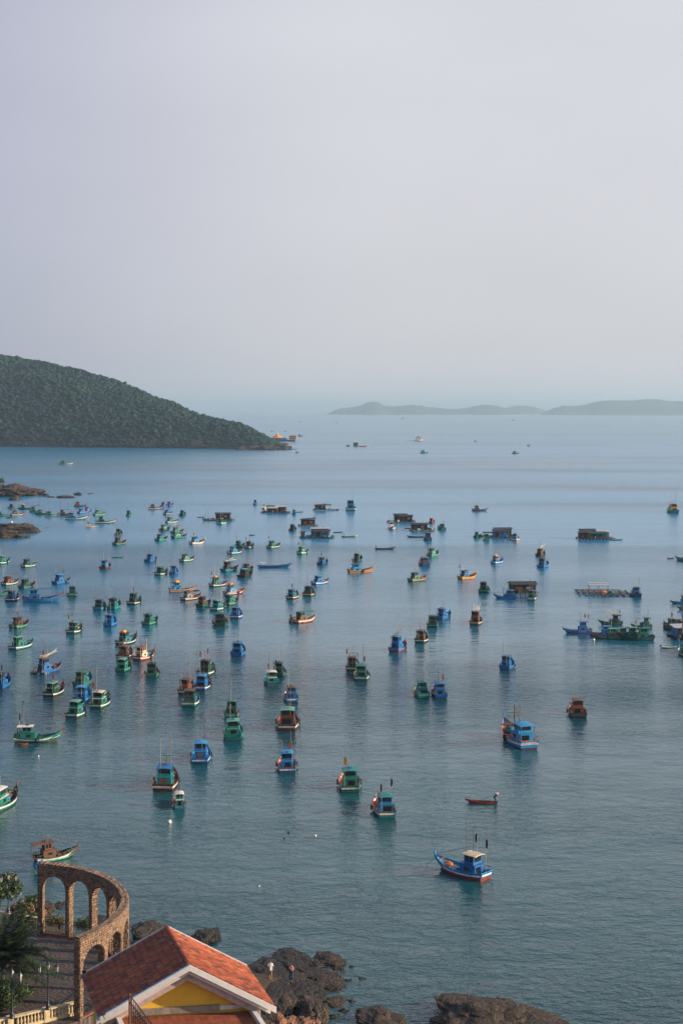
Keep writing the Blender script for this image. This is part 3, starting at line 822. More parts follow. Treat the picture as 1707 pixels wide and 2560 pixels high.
# ------------------------------------------------------------------ balustrades
cream = paint('cream_stone', (0.52, 0.42, 0.24), wear=0.25, rough=0.7, rust=(0.16, 0.12, 0.07))
bal = MB(); bal.lathe([(0.075, 0), (0.075, 0.05), (0.05, 0.08), (0.095, 0.22), (0.085, 0.32), (0.045, 0.47), (0.05, 0.55), (0.075, 0.58), (0.075, 0.62)], n=10)
bal_me = bal.mesh('baluster', cream, True)
def balustrade(a, b, label, piers, zt=7.0, wall=0.0):
    a = Vector((a[0], a[1], 0)); b = Vector((b[0], b[1], 0)); d = b - a; L = d.length
    r = thing('balustrade', label, 'balustrade', (a.x, a.y, PZ), math.atan2(d.y, d.x), 'cream balustrades of the plaza')
    m = MB(); m.box((L / 2, 0, 0.93), (L, 0.34, 0.07)); m.box((L / 2, 0, 0.865), (L - 0.002, 0.26, 0.06)); m.build('top_rail', cream, r)
    m = MB(); m.box((L / 2, 0, 0.10), (L - 0.004, 0.3, 0.2)); m.build('base_rail', cream, r)
    for s in piers:
        p = MB(); p.box((s, 0, 0.42), (0.42, 0.36, 0.86)); p.box((s, 0, 0.985), (0.5, 0.42, 0.05)); p.box((s, -0.182, 0.42), (0.26, 0.02, 0.55)); p.box((s, 0.182, 0.42), (0.26, 0.02, 0.55)); p.build('pier', cream, r)
    s = 0.2
    while s < L - 0.1:
        if all(abs(s - q) > 0.33 for q in piers): link('baluster', bal_me, r, (s, 0, 0.2))
        s += 0.255
    if wall:
        m = MB(); m.box((L / 2, -0.0, -wall / 2), (L, 0.42, wall)); m.build('wall_below', [mortar], r)
        v, f = [], []
        z = -wall
        while z < -0.1:
            x = 0
            while x < L - 0.05:
                w = min(rs.uniform(0.22, 0.45), L - x)
                k = len(v); th = rs.uniform(0.02, 0.05)
                for q in stone_me.vertices:
                    v.append((x + w / 2 + q.co.x * (w - 0.02), -0.21 - q.co.z * th, z + 0.1 + q.co.y * 0.18))
                f += [tuple(j + k for j in t) for t in ((4, 5, 6, 7), (0, 1, 5, 4), (1, 2, 6, 5), (2, 3, 7, 6), (3, 0, 4, 7))]
                x += w
            z += 0.2
        o = link('stones', np_mesh('stones', v, f, stone_m), r); o['kind'] = 'stuff'
    return r
nl, nr = P(-260, 2608, 6.98), pol(RI + 0.1, A0); 
nr_ = P(197, 2501, 6.98)
lampA, lampB = P(121, 2523, 7.0), P(31, 2545, 7.0)
ndir = (nr_ - nl); ndir.z = 0
L1 = ndir.length
def along(p): return (Vector((p.x, p.y, 0)) - Vector((nl.x, nl.y, 0))).dot(ndir.normalized())
pier1 = [along(lampA), along(lampB), along(lampB) - 2.9]
balustrade(nl, nr_, 'cream balustrade in front of the plaza at the bottom left corner', pier1, wall=2.4)
fl, fr = P(-260, 2240, 6.98), P(104, 2294, 6.98)
lampC = P(22, 2281, 7.0)
fdir = (fr - fl); fdir.z = 0
pierC = (Vector((lampC.x, lampC.y, 0)) - Vector((fl.x, fl.y, 0))).dot(fdir.normalized())
balustrade(fl, fr, 'cream balustrade on the seaward side of the plaza left of the arcade', [pierC, pierC - 3.2])

# ------------------------------------------------------------------ lamp posts
lampm = paint('lamp_blue_black', (0.012, 0.028, 0.05), wear=0.1, rough=0.4)
glm, gn, gl, gb = new_mat('lantern_glass')
gb.inputs['Base Color'].default_value = (0.62, 0.55, 0.46, 1); gb.inputs['Roughness'].default_value = 0.25; gb.inputs['Transmission Weight'].default_value = 0.35
def lamp_post(loc, label, rz):
    r = thing('street_lamp', label, 'street lamp', loc, rz, 'three headed lamp posts on the balustrades')
    m = MB(); m.lathe([(0.2, 0), (0.2, 0.06), (0.15, 0.1), (0.17, 0.2), (0.12, 0.36), (0.085, 0.42), (0.09, 0.5), (0.06, 0.56), (0.05, 1.4), (0.045, 2.55), (0.07, 2.58), (0.05, 2.64), (0.04, 2.72)], n=10)
    m.build('pole', lampm, r, True)
    m = MB()
    for s in (-1, 1):
        m.tube([(0, 0, 2.5), (s * 0.3, 0, 2.53), (s * 0.62, 0, 2.55)], 0.022, 6)
        m.tube([(s * 0.05, 0, 2.25), (s * 0.16, 0, 2.16), (s * 0.33, 0, 2.2), (s * 0.45, 0, 2.34), (s * 0.4, 0, 2.44), (s * 0.32, 0, 2.4), (s * 0.35, 0, 2.34)], 0.016, 5)
        m.tube([(s * 0.45, 0, 2.34), (s * 0.58, 0, 2.44), (s * 0.6, 0, 2.53)], 0.014, 5)
    m.build('arm', lampm, r)
    for x, z in ((-0.62, 2.55), (0, 2.72), (0.62, 2.55)):
        m = MB(); m.lathe([(0.04, 0), (0.06, 0.05), (0.1, 0.1), (0.1, 0.125)], (x, 0, z), 6)
        for k in range(6):
            a = 2 * math.pi * k / 6
            m.tube([(x + 0.1 * math.cos(a), 0.1 * math.sin(a), z + 0.12), (x + 0.145 * math.cos(a), 0.145 * math.sin(a), z + 0.5)], 0.009, 4)
        h = m.build('lantern', lampm, r)
        m = MB(); m.lathe([(0.09, 0.125), (0.135, 0.495)], (x, 0, z), 6); m.build('glass', glm, h)
        m = MB(); m.lathe([(0.18, 0.5), (0.165, 0.53), (0.1, 0.64), (0.04, 0.72), (0.035, 0.76), (0.012, 0.86)], (x, 0, z), 6); m.build('lantern_cap', lampm, h)
    return r
lamp_post(lampA, 'blue black three headed lamp post on the near balustrade beside the arcade', R(4))
lamp_post(lampB, 'blue black three headed lamp post at the bottom left in front of the hedge', R(-12))
lamp_post(lampC, 'blue black three headed lamp post on the far balustrade by the sea', R(20))
# ------------------------------------------------------------------ yellow house with the tiled roof
ZE, ZR = 17.0, 19.62
An, Af = P(473.5, 2411.5, ZR), P(417.2, 2318.8, ZR)
Ln = P(246, 2543, ZE); Rn = P(686, 2515.5, ZE)
U = Af - An                         # along the ridge, away
house = thing('house', 'yellow gabled house with a terracotta tiled roof and white barge boards at the bottom', 'house', (An.x, An.y, 5.0))
HO = Vector((An.x, An.y, 5.0))
loc = lambda p: p - HO
un = U.normalized()
white_board = paint('white_board', (0.66, 0.64, 0.62), blot=0.35, wear=0.10, rough=0.6, rust=(0.3, 0.26, 0.22))
yellow_wall = paint('yellow_plaster', (0.74, 0.47, 0.05), blot=0.25, wear=0.12, rough=0.8, rust=(0.42, 0.26, 0.05))
soffit_m = paint('pinkish_soffit', (0.48, 0.36, 0.33), wear=0.1, rough=0.8)
concrete_m = paint('stained_concrete', (0.26, 0.22, 0.19), wear=0.7, rough=0.9, rust=(0.03, 0.025, 0.02))
tile_m = pieces('clay_tile', [(0.24, 0.050, 0.018), (0.35, 0.074, 0.022), (0.27, 0.055, 0.019), (0.42, 0.125, 0.042), (0.30, 0.060, 0.019), (0.13, 0.038, 0.022), (0.33, 0.068, 0.021), (0.38, 0.092, 0.027)], 0.62, 7.0, 0.3, 0.02, 0.35)
NR, NC = 14, 16
tiles = []
for side, E in ((0, Ln), (1, Rn)):
    S = E - An                       # down the slope
    nrm = (U.cross(S) if side == 0 else S.cross(U)).normalized()
    if nrm.z < 0: nrm = -nrm
    du, ds = U / NC, S / NR
    # one tile: two rolls across, lifted at its lower edge
    m = MB(); v = []; f = []
    K = 9
    for j, (b, lift) in enumerate(((-0.16, 0.012), (1.0, 0.062))):
        for k in range(K):
            a = k / (K - 1)
            roll = 0.028 * abs(math.sin(a * math.pi * 2)) + (0.012 if a < 0.06 else 0)
            v.append(du * (a * 0.985) + ds * b + nrm * (lift + roll))
    for k in range(K):                # lower edge face
        a = k / (K - 1); v.append(du * (a * 0.985) + ds * 1.0 + nrm * 0.02)
    for k in range(K - 1):
        f += [(k, k + 1, K + k + 1, K + k), (K + k, K + k + 1, 2 * K + k + 1, 2 * K + k)]
    if side == 0: f = [q[::-1] for q in f]
    m.add(v, f)
    me = recalc(m.mesh('roof_tile', tile_m))
    for r in range(NR):
        for c in range(NC):
            tiles.append((An + du * c + ds * r, me, nrm))
tiles.sort(key=lambda t: t[0].y)
rv, rf, kk = [], [], 0
rt = random.Random(9)
for i, (p, me, nrm) in enumerate(tiles):
    q = loc(p) + nrm * rt.uniform(-0.004, 0.008)
    if i < 300: link('roof_tile', me, house, q)
    else:
        k = len(rv); rv += [tuple(w.co + q) for w in me.vertices]; rf += [tuple(j + k for j in pl.vertices) for pl in me.polygons]
o = link('roof_tiles', np_mesh('roof_tiles', rv, rf, tile_m), house); o['kind'] = 'stuff'; o['label'] = 'the rest of the terracotta roof tiles on the far half'
# roof body under the tiles
m = MB()
th = Vector((0, 0, -0.10))
for E in (Ln, Rn):
    a, b, c, d = An, Af, E + U, E
    m.add([loc(q + Vector((0, 0, -0.01))) for q in (a, b, c, d)] + [loc(q + th) for q in (a, b, c, d)], [(0, 1, 2, 3), (7, 6, 5, 4), (0, 3, 7, 4), (1, 5, 6, 2), (3, 2, 6, 7)])
recalc(m.build('roof_deck', soffit_m, house).data)
# ridge caps
for i in range(17):
    m = MB(); pts = []
    a = An + U * (i / 17.0 - 0.004); b = An + U * ((i + 1.12) / 17.0)
    v, f = [], []
    for p_, rr in ((a, 0.135), (b, 0.115)):
        for k in range(7):
            t = math.pi * k / 6
            w = (Rn - An); w.z = 0; w.normalize()
            v.append(loc(p_ + w * rr * math.cos(t) * 1.15 + Vector((0, 0, rr * math.sin(t) + 0.01))))
    for k in range(6): f.append((k, k + 1, 7 + k + 1, 7 + k))
    f.append(tuple(range(7)))
    m.add(v, f); m.build('ridge_tile', tile_m, house)
# barge boards, two steps, on the near gable and thin ones on the far edge
def board(a, b, off, back, drop, h, name, mt, t=0.07):
    q = [a, b]; up = [p + un * back + Vector((0, 0, -drop)) for p in q]
    lo = [p - Vector((0, 0, h)) for p in up]
    m = MB(); bk = un * t
    m.add([loc(x) for x in (up[0], up[1], lo[1], lo[0], up[0] + bk, up[1] + bk, lo[1] + bk, lo[0] + bk)],
          [(0, 1, 2, 3), (7, 6, 5, 4), (0, 4, 5, 1), (3, 2, 6, 7), (0, 3, 7, 4), (1, 5, 6, 2)])
    o = m.build(name, mt, house); recalc(o.data); return o
blue_edge = paint('blue_drip_edge', (0.16, 0.34, 0.58), wear=0.1, rough=0.5)
for E in (Ln, Rn):
    d = (E - An)
    board(An, An + d * 1.02, 0, -0.09, -0.02, 0.34, 'barge_board', white_board)
    board(An, An + d * 0.965, 0, 0.16, 0.30, 0.28, 'lower_barge_board', white_board)
    board(An, An + d * 0.86, 0, 0.42, 0.56, 0.46, 'inner_rake_band', soffit_m, 0.4)
    board(Af, Af + d * 1.01, 0, 0.02, -0.12, 0.3, 'far_barge_board', white_board, 0.06)
board(An, An + (Ln - An) * 1.02, 0, -0.094, -0.05, 0.06, 'drip_edge', blue_edge, 0.10)
# gable wall, set back under the eave
wb = un * 0.95
def at(s, z, side):                  # point on the wall plane, s 0 middle .. 1 eave
    E = Ln if side == 0 else Rn
    p = An + (E - An) * s + wb; return Vector((p.x, p.y, z))
zap = ZR - 0.14
ins = 0.87
m = MB()
pts = [at(ins, ZE - 0.12, 0), at(ins, ZE + (ZR - ZE) * (1 - ins) - 0.13, 0), Vector((An.x + wb.x, An.y + wb.y, zap)), at(ins, ZE + (ZR - ZE) * (1 - ins) - 0.13, 1), at(ins, ZE - 0.12, 1)]
m.add([loc(p) for p in pts] + [loc(p + un * 0.25) for p in pts], [(0, 1, 2, 3, 4), (9, 8, 7, 6, 5)] + [(i, i + 5, (i + 1) % 5 + 5, (i + 1) % 5) for i in range(5)])
o = m.build('gable_wall', yellow_wall, house); recalc(o.data)
# soffit of the overhang
m = MB()
for E in (Ln, Rn):
    a = An + Vector((0, 0, -0.13)); b = E + Vector((0, 0, -0.13))
    m.add([loc(a + un * 0.02), loc(b + un * 0.02), loc(b + un * 1.1), loc(a + un * 1.1)], [(0, 1, 2, 3)])
m.build('soffit', soffit_m, house)
# concrete lintel band with its dark weathered edge
m = MB()
def slab(s0, side0, s1, side1, z0, z1, out, t, mt, name):
    a, b = at(s0, z0, side0) - un * out, at(s1, z0, side1) - un * out
    hgt = Vector((0, 0, z1 - z0)); m = MB(); bk = un * t
    m.add([loc(x) for x in (a, b, b + hgt, a + hgt, a + bk, b + bk, b + hgt + bk, a + hgt + bk)], [(0, 1, 2, 3), (7, 6, 5, 4), (3, 2, 6, 7), (0, 4, 5, 1), (0, 3, 7, 4), (1, 5, 6, 2)])
    o = m.build(name, mt, house); recalc(o.data); return o
slab(0.68, 0, 0.40, 1, ZE - 0.40, ZE - 0.06, 0.10, 0.3, concrete_m, 'concrete_band')
slab(0.40, 1, 0.72, 1, ZE - 0.36, ZE - 0.12, 0.05, 0.2, white_board, 'white_band')
slab(0.86, 0, 0.86, 1, 5.0, ZE - 0.385, -0.03, 3.5, yellow_wall, 'lower_wall')
# side walls behind, under the eaves
m = MB()
for side in (0, 1):
    a = at(ins, 4.0, side) + un * 0.3; b = a + U - un * 1.5
    hh = Vector((0, 0, ZE + 0.2 - 4.0)); w = (Rn - Ln).normalized() * (0.25 if side == 0 else -0.25)
    m.add([loc(x) for x in (a, b, b + hh, a + hh, a + w, b + w, b + w + hh, a + w + hh)], [(0, 1, 2, 3), (7, 6, 5, 4), (3, 2, 6, 7), (0, 3, 7, 4), (1, 5, 6, 2)])
o = m.build('side_wall', yellow_wall, house); recalc(o.data)
# terrace in front of the gable: terracotta floor tiles between two white kerbs
ZT = ZE - 0.52
floor_m = pieces('terracotta_floor', [(0.26, 0.075, 0.04), (0.33, 0.10, 0.055), (0.29, 0.085, 0.045), (0.36, 0.12, 0.07)], 0.55, 5.0, 0.15, 0.01, 0.35)
ter = thing('terrace', 'terracotta tiled terrace between white kerbs below the yellow gable', 'terrace', (An.x, An.y, 5.0))
Vx = (Rn - Ln); Vx.z = 0
def tp(s, d, z=ZT): 
    p = Ln + Vx * s + un * (0.86 - d); return Vector((p.x, p.y, z))
m = MB(); q = [tp(0.10, 0), tp(0.90, 0), tp(0.90, 4.6), tp(0.10, 4.6)]
m.add([loc(p - Vector((0, 0, 0.03))) for p in q] + [loc(Vector((p.x, p.y, 5))) for p in q], [(3, 2, 1, 0)] + [(i, (i + 1) % 4, (i + 1) % 4 + 4, i + 4) for i in range(4)])
o = m.build('terrace_base', concrete_m, ter); recalc(o.data)
tw, tdp = 0.80 / 20, 0.40
fm = MB(); e1 = Vx * (tw * 0.97); e2 = -un * (tdp * 0.96)
fm.add([(0, 0, 0), e1, e1 + e2, e2] + [p + Vector((0, 0, -0.03)) for p in (Vector((0, 0, 0)), e1, e1 + e2, e2)], [(0, 1, 2, 3), (0, 4, 5, 1), (1, 5, 6, 2), (2, 6, 7, 3), (3, 7, 4, 0)])
fme = recalc(fm.mesh('floor_tile', floor_m))
for i in range(20):
    for j in range(11):
        p = tp(0.10 + tw * i, tdp * j); link('floor_tile', fme, ter, loc(p + Vector((0, 0, rt.uniform(-0.003, 0.003)))))
for s in (0.108, 0.875):
    m = MB(); w = Vx.normalized() * 0.26; a, b = tp(s, -0.06, ZT - 0.02), tp(s, 4.7, ZT - 0.02); hh = Vector((0, 0, 0.30))
    m.add([loc(x) for x in (a, b, b + w, a + w, a + hh, b + hh, b + w + hh, a + w + hh)], [(0, 1, 2, 3), (4, 7, 6, 5), (0, 4, 5, 1), (1, 5, 6, 2), (2, 6, 7, 3), (3, 7, 4, 0)])
    o = m.build('kerb', white_board, ter); recalc(o.data)
# wrought iron screen at the left of the terrace
g0 = P(326, 2489, 19.2); g1 = P(374, 2552, 19.2)
gd = (g1 - g0); gl_ = gd.length
rusty = paint('rusty_post', (0.13, 0.05, 0.03), wear=0.3, rough=0.7)
rail = thing('iron_screen', 'black wrought iron scroll screen beside the left end of the terrace', 'railing', (g0.x, g0.y, ZT), math.atan2(gd.y, gd.x))
hS = 19.2 - ZT
m = MB(); m.box((0, 0, hS / 2 + 0.05), (0.14, 0.14, hS + 0.1)); m.build('post', rusty, rail)
for zz in (hS, hS - 0.35, 0.25):
    m = MB(); m.tube([(0, 0, zz), (gl_ + 1.5, 0, zz)], 0.03, 6); m.build('rail', iron, rail)
bm_ = MB(); bm_.tube([(0, 0, 0.25), (0, 0, hS)], 0.018, 5); bme = bm_.mesh('bar', iron)
sc_ = MB()
for k in range(6):
    z = 0.45 + k * (hS - 0.7) / 6
    for s in (-1, 1):
        sc_.tube([(s * 0.02, 0, z), (s * 0.10, 0, z + 0.06), (s * 0.14, 0, z + 0.17), (s * 0.09, 0, z + 0.26), (s * 0.04, 0, z + 0.22), (s * 0.07, 0, z + 0.17)], 0.014, 4)
sme = sc_.mesh('scroll', iron)
x = 0.3
while x < gl_ + 1.4:
    link('bar', bme, rail, (x, 0, 0)); link('scroll', sme, rail, (x + 0.16, 0, 0)); x += 0.34
# small floodlights on the left roof corners
for pxl, z in (((211, 2429), ZE + 0.25), ((258, 2534), ZE + 0.25)):
    p = P(pxl[0], pxl[1], z)
    m = MB(); m.box(loc(p), (0.22, 0.12, 0.16), 0.5); m.tube([loc(p) + Vector((0, 0, -0.06)), loc(p) + Vector((0.1, 0, -0.3))], 0.025, 5); m.build('floodlight', iron, house)

# ------------------------------------------------------------------ vegetation of the near shore
def leaf_mat(name, a, b_, c):
    m, n, l, b = new_mat(name)
    g = n.new('ShaderNodeNewGeometry')
    r = ramp(n, [(0, c4(a)), (0.55, c4(b_)), (1, c4(c))]); l.new(g.outputs['Random Per Island'], r.inputs['Fac'])
    l.new(r.outputs['Color'], b.inputs['Base Color']); b.inputs['Roughness'].default_value = 0.55
    b.inputs['Subsurface Weight'].default_value = 0.0
    return m
leafA = leaf_mat('feathery_leaf', (0.008, 0.026, 0.007), (0.018, 0.046, 0.010), (0.050, 0.082, 0.016))
leafB = leaf_mat('broad_leaf', (0.018, 0.04, 0.012), (0.035, 0.07, 0.018), (0.08, 0.11, 0.03))
leafC = leaf_mat('dry_leaf', (0.05, 0.05, 0.015), (0.09, 0.085, 0.02), (0.16, 0.11, 0.03))
barkm = paint('bark', (0.07, 0.05, 0.035), wear=0.1, rough=0.9)
def fronds_tree(name, label, base, height, radius, nbr, seed, leaf, cat='tree', up=0.55):
    r = random.Random(seed)
    t = thing(name, label, cat, base)
    m = MB(); top = height * 0.55
    m.tube([(0, 0, -0.3), (0.05, 0.03, top * 0.5), (0.1, -0.05, top)], 0.16, 8, r2=0.1)
    V, Fc = [], []
    def leaflet(c, d, nrm, l, w):
        k = len(V); s = d.cross(nrm).normalized() * w
        V.extend([c, c + d * l * 0.45 + s, c + d * l, c + d * l * 0.45 - s]); Fc.append((k, k + 1, k + 2, k + 3))
    limbs = MB()
    for i in range(nbr):
        az = 2 * math.pi * i / nbr * 2.4 + r.uniform(-.4, .4); el = r.uniform(-0.05, 1.25)
        L = radius * r.uniform(0.65, 1.08)
        d = Vector((math.cos(az) * math.cos(el), math.sin(az) * math.cos(el), math.sin(el)))
        p0 = Vector((0.1, -0.05, top * r.uniform(0.5, 1.15)))
        pts = []
        for q in range(6):
            s = q / 5
            p = p0 + d * L * s; p.z -= L * 0.28 * s * s * (1.1 - el * 0.4); p.z = max(p.z, 0.5)
            pts.append(p)
        limbs.tube(pts, 0.04, 5, r2=0.012)
        nf = int(12 * L / radius) + 3
        for q in range(nf):
            s = 0.22 + 0.78 * q / (nf - 1); i0 = min(int(s * 5), 4); fr = s * 5 - i0
            p = pts[i0].lerp(pts[i0 + 1], fr); bd = (pts[i0 + 1] - pts[i0]).normalized()
            for sd in (-1, 1):
                side = bd.cross(Vector((0, 0, 1)))
                if side.length < 0.1: side = Vector((1, 0, 0))
                side.normalize()
                fd = (bd * r.uniform(0.35, 0.9) + side * sd * r.uniform(0.6, 1.0) + Vector((0, 0, r.uniform(-0.15, 0.35)))).normalized()
                fl_ = r.uniform(0.55, 0.95) * (1.15 - 0.45 * s)
                nr_l = Vector((0, 0, 1)) - fd * fd.z; nr_l.normalize()
                for u in range(11):
                    w = u / 10; c = p + fd * fl_ * w - Vector((0, 0, 0.28 * fl_ * w * w))
                    for s2 in (-1, 1):
                        ld = (fd * 0.45 + fd.cross(nr_l) * s2 + Vector((0, 0, -0.25))).normalized()
                        leaflet(c, ld, nr_l, 0.19 * (1.1 - 0.6 * w), 0.034)
    m.build('trunk', barkm, t, True); limbs.build('limbs', barkm, t)
    link('crown', np_mesh('crown', [tuple(p) for p in V], Fc, leaf), t)
    return t
fronds_tree('flame_tree', 'feathery leaved flame tree spreading over the left of the plaza', P(6, 2478, PZ), 5.0, 4.2, 95, 4, leafA)
def leafy(name, label, base, dims, n, ls, seed, leaf, cat='shrub', trunk=0.0, group=None):
    r = random.Random(seed); t = thing(name, label, cat, base, 0, group)
    V, Fc = [], []
    lobes = [(Vector((r.uniform(-.6, .6) * dims[0], r.uniform(-.6, .6) * dims[1], r.uniform(0.25, 0.75) * dims[2])), r.uniform(0.3, 0.55)) for _ in range(9)]
    for _ in range(n):
        c, k = r.choice(lobes)
        d = Vector((r.gauss(0, 1), r.gauss(0, 1), r.gauss(0, 1))).normalized() * (r.random() ** 0.4)
        p = c + Vector((d.x * dims[0] * k, d.y * dims[1] * k, d.z * dims[2] * k * 0.8))
        if p.z < 0: p.z = -p.z * 0.5
        p.z += trunk
        a = Vector((r.gauss(0, 1), r.gauss(0, 1), r.gauss(0, .6))).normalized(); b2 = a.cross(Vector((r.gauss(0, 1), r.gauss(0, 1), r.gauss(0, 1)))).normalized()
        l = ls * r.uniform(0.6, 1.3); k0 = len(V)
        V.extend([p - a * l, p + b2 * l * 0.42, p + a * l, p - b2 * l * 0.42]); Fc.append((k0, k0 + 1, k0 + 2, k0 + 3))
    st = MB()
    for _ in range(6):
        c = r.choice(lobes)[0]; st.tube([(0, 0, -0.2), (c.x * 0.3, c.y * 0.3, c.z * 0.4 + trunk * 0.8), (c.x, c.y, c.z + trunk)], 0.05 * max(dims[2], 1) * 0.6, 5, r2=0.015)
    st.build('stem', barkm, t)
    link('foliage', np_mesh('foliage', [tuple(p) for p in V], Fc, leaf), t)
    return t
leafy('hedge', 'dark clipped hedge below the flame tree at the bottom left', P(14, 2528, PZ), (1.7, 1.4, 1.9), 6500, 0.085, 11, leafB, 'hedge')
leafy('hedge', 'second dark hedge mass behind the left lamp post', P(48, 2498, PZ), (1.1, 1.0, 1.3), 3000, 0.08, 12, leafB, 'hedge')
leafy('almond_tree', 'broad leaved tree around the far lamp post at the left edge', P(-6, 2300, 5.6), (2.0, 1.8, 2.3), 5200, 0.16, 13, leafB, 'tree', 1.6)
leafy('shrub', 'leafy shrub spilling in front of the far balustrade', P(62, 2304, 6.3), (1.5, 0.6, 0.8), 1500, 0.09, 14, leafA, group='shrubs by the far balustrade')
leafy('shrub', 'yellow green shrub behind the balustrade near the reddish boulders', P(55, 2288, 5.0), (1.2, 1.0, 1.0), 1200, 0.1, 15, leafC, group='shrubs by the far balustrade')
leafy('shrub', 'dry yellowish plants behind the railing of the farthest arch', P(150, 2318, 4.6), (1.3, 0.8, 1.0), 1500, 0.09, 16, leafC, group='plants behind the arcade')
leafy('shrub', 'green plants behind the railing of the second farthest arch', P(205, 2325, 4.4), (1.3, 0.8, 1.0), 1500, 0.09, 17, leafB, group='plants behind the arcade')
leafy('shrub', 'small green bush on the grey ledge left of the arcade', P(86, 2262, 2.2), (1.2, 0.9, 1.0), 900, 0.1, 18, leafB)
leafy('sparse_tree', 'small sparse tree standing on the upper left rock point', P(6, 1216, 2.5), (2.2, 2.0, 4.2), 500, 0.35, 19, leafB, 'tree', 1.5)
leafy('shrub', 'low dark scrub on top of the upper left rock point', P(-6, 1222, 3.0), (4.5, 3, 2.2), 600, 0.4, 20, leafB)

# ------------------------------------------------------------------ people
def skin_mesh(name, V, E, Rr, levels=1):
    me = bpy.data.meshes.new(name); me.from_pydata([tuple(v) for v in V], E, [])
    o = bpy.data.objects.new(name, me); COL.objects.link(o)
    md = o.modifiers.new('skin', 'SKIN'); md.use_smooth_shade = True
    sv_ = me.skin_vertices[0].data
    for i, r in enumerate(Rr):
        sv_[i].radius = r if isinstance(r, tuple) else (r, r); sv_[i].use_root = (i == 0)
    if levels: o.modifiers.new('sub', 'SUBSURF').levels = levels
    dg = bpy.context.evaluated_depsgraph_get()
    out = bpy.data.meshes.new_from_object(o.evaluated_get(dg))
    bpy.data.objects.remove(o); bpy.data.meshes.remove(me)
    out.name = name; out.materials.clear()
    return out
def flat_mat(name, col, rough=0.7):
    m, n, l, b = new_mat(name); b.inputs['Base Color'].default_value = c4(col); b.inputs['Roughness'].default_value = rough; return m
skin_m = flat_mat('skin', (0.36, 0.19, 0.12), 0.5)
hair_m = flat_mat('hair', (0.010, 0.008, 0.007), 0.4)
eye_m = flat_mat('eye_dark', (0.02, 0.015, 0.012), 0.3)
lip_m = flat_mat('lip', (0.30, 0.09, 0.07), 0.5)
cloth = {}
def cloth_m(col):
    if col not in cloth: cloth[col] = paint('cloth', col, wear=0.0, rough=0.85, scale=2.0)
    return cloth[col]
def person(label, loc_, rz, top, low, pose=None, dress=False, hat=None, longhair=False, scale=1.0, parent=None):
    """standing figure 1.62 m tall; pose overrides joints (x right, y forward, z up)"""
    J = dict(pel=(0, 0, .90), waist=(0, 0, 1.08), chest=(0, .005, 1.27), neck=(0, .0, 1.40), head=(0, .015, 1.49), crown=(0, .01, 1.58),
             shl=(-.16, 0, 1.34), ell=(-.22, -.02, 1.08), wrl=(-.23, .05, .86), hal=(-.23, .075, .79),
             shr=(.16, 0, 1.34), elr=(.22, -.02, 1.08), wrr=(.23, .05, .86), har=(.23, .075, .79),
             hil=(-.085, 0, .86), knl=(-.095, .03, .47), anl=(-.095, 0, .08), tol=(-.10, .13, .035),
             hir=(.085, 0, .86), knr=(.095, .03, .47), anr=(.095, 0, .08), tor=(.10, .13, .035))
    J.update(pose or {})
    Rr = dict(pel=.12, waist=.10, chest=.125, neck=.05, head=(.075, .088), crown=(.062, .07), sh=.055, el=.040, wr=.027, ha=(.036, .02), hi=.085, kn=.055, an=.036, to=.034)
    ks = list(J)
    ed = [('pel', 'waist'), ('waist', 'chest'), ('chest', 'neck'), ('neck', 'head'), ('head', 'crown'), ('chest', 'shl'), ('shl', 'ell'), ('ell', 'wrl'), ('wrl', 'hal'), ('chest', 'shr'), ('shr', 'elr'), ('elr', 'wrr'), ('wrr', 'har'),
          ('pel', 'hil'), ('hil', 'knl'), ('knl', 'anl'), ('anl', 'tol'), ('pel', 'hir'), ('hir', 'knr'), ('knr', 'anr'), ('anr', 'tor')]
    rad = [Rr.get(k, Rr.get(k[:2])) for k in ks]
    me = skin_mesh('body', [J[k] for k in ks], [(ks.index(a), ks.index(b)) for a, b in ed], rad)
    bm = bmesh.new(); bm.from_mesh(me)
    ex = MB()
    for s in ('l', 'r'):               # five fingers
        w, h = Vector(J['wr' + s]), Vector(J['ha' + s]); d = (h - w).normalized()
        sd = d.cross(Vector((0, 1, 0)));  sd = sd.normalized() if sd.length > .1 else Vector((1, 0, 0))
        pl = sd.cross(d)
        for q, ln in zip((-1.5, -.5, .5, 1.5), (.055, .07, .075, .065)):
            b0 = h + pl * q * .016; ex.tube([b0, b0 + d * ln * .6, b0 + d * ln + sd * .015], .009, 5, r2=.006)
        b0 = w.lerp(h, .5) + pl * .02; ex.tube([b0, b0 + d * .03 + pl * .03, b0 + d * .065 + pl * .035], .010, 5, r2=.007)
    hd = Vector(J['head']); up = (Vector(J['crown']) - Vector(J['neck'])).normalized()
    fw = Vector((0, 1, 0)) - up * up.y; fw.normalize(); sx = fw.cross(up)
    ex.add([hd + fw * .085 + up * .035, hd + fw * .082 + sx * .014 - up * .012, hd + fw * .082 - sx * .014 - up * .012, hd + fw * .112 - up * .008], [(0, 1, 3), (0, 3, 2), (1, 2, 3)])
    for s in (-1, 1):
        ex.box(hd + sx * s * .032 + fw * .083 + up * .035, (.018, .010, .010), mi=1)
        ex.box(hd + sx * s * .078 + up * .015, (.012, .03, .05))
    ex.box(hd + fw * .084 - up * .036, (.042, .010, .012), mi=2)
    em = ex.mesh('x', skin_m); k = len(bm.verts)
    tmp = bmesh.new(); tmp.from_mesh(em)
    vm = [bm.verts.new(v.co) for v in tmp.verts]
    for f in tmp.faces:
        nf = bm.faces.new([vm[v.index] for v in f.verts]); nf.material_index = f.material_index
    tmp.free(); bm.to_mesh(me); bm.free()
    for mt in (skin_m, eye_m, lip_m): me.materials.append(mt)
    me.polygons.foreach_set('use_smooth', [True] * len(me.polygons))
    r = link('person', me, parent); r.location = loc_; r.rotation_euler = (0, 0, rz); r.scale = (scale,) * 3
    tag(r, label, 'person')
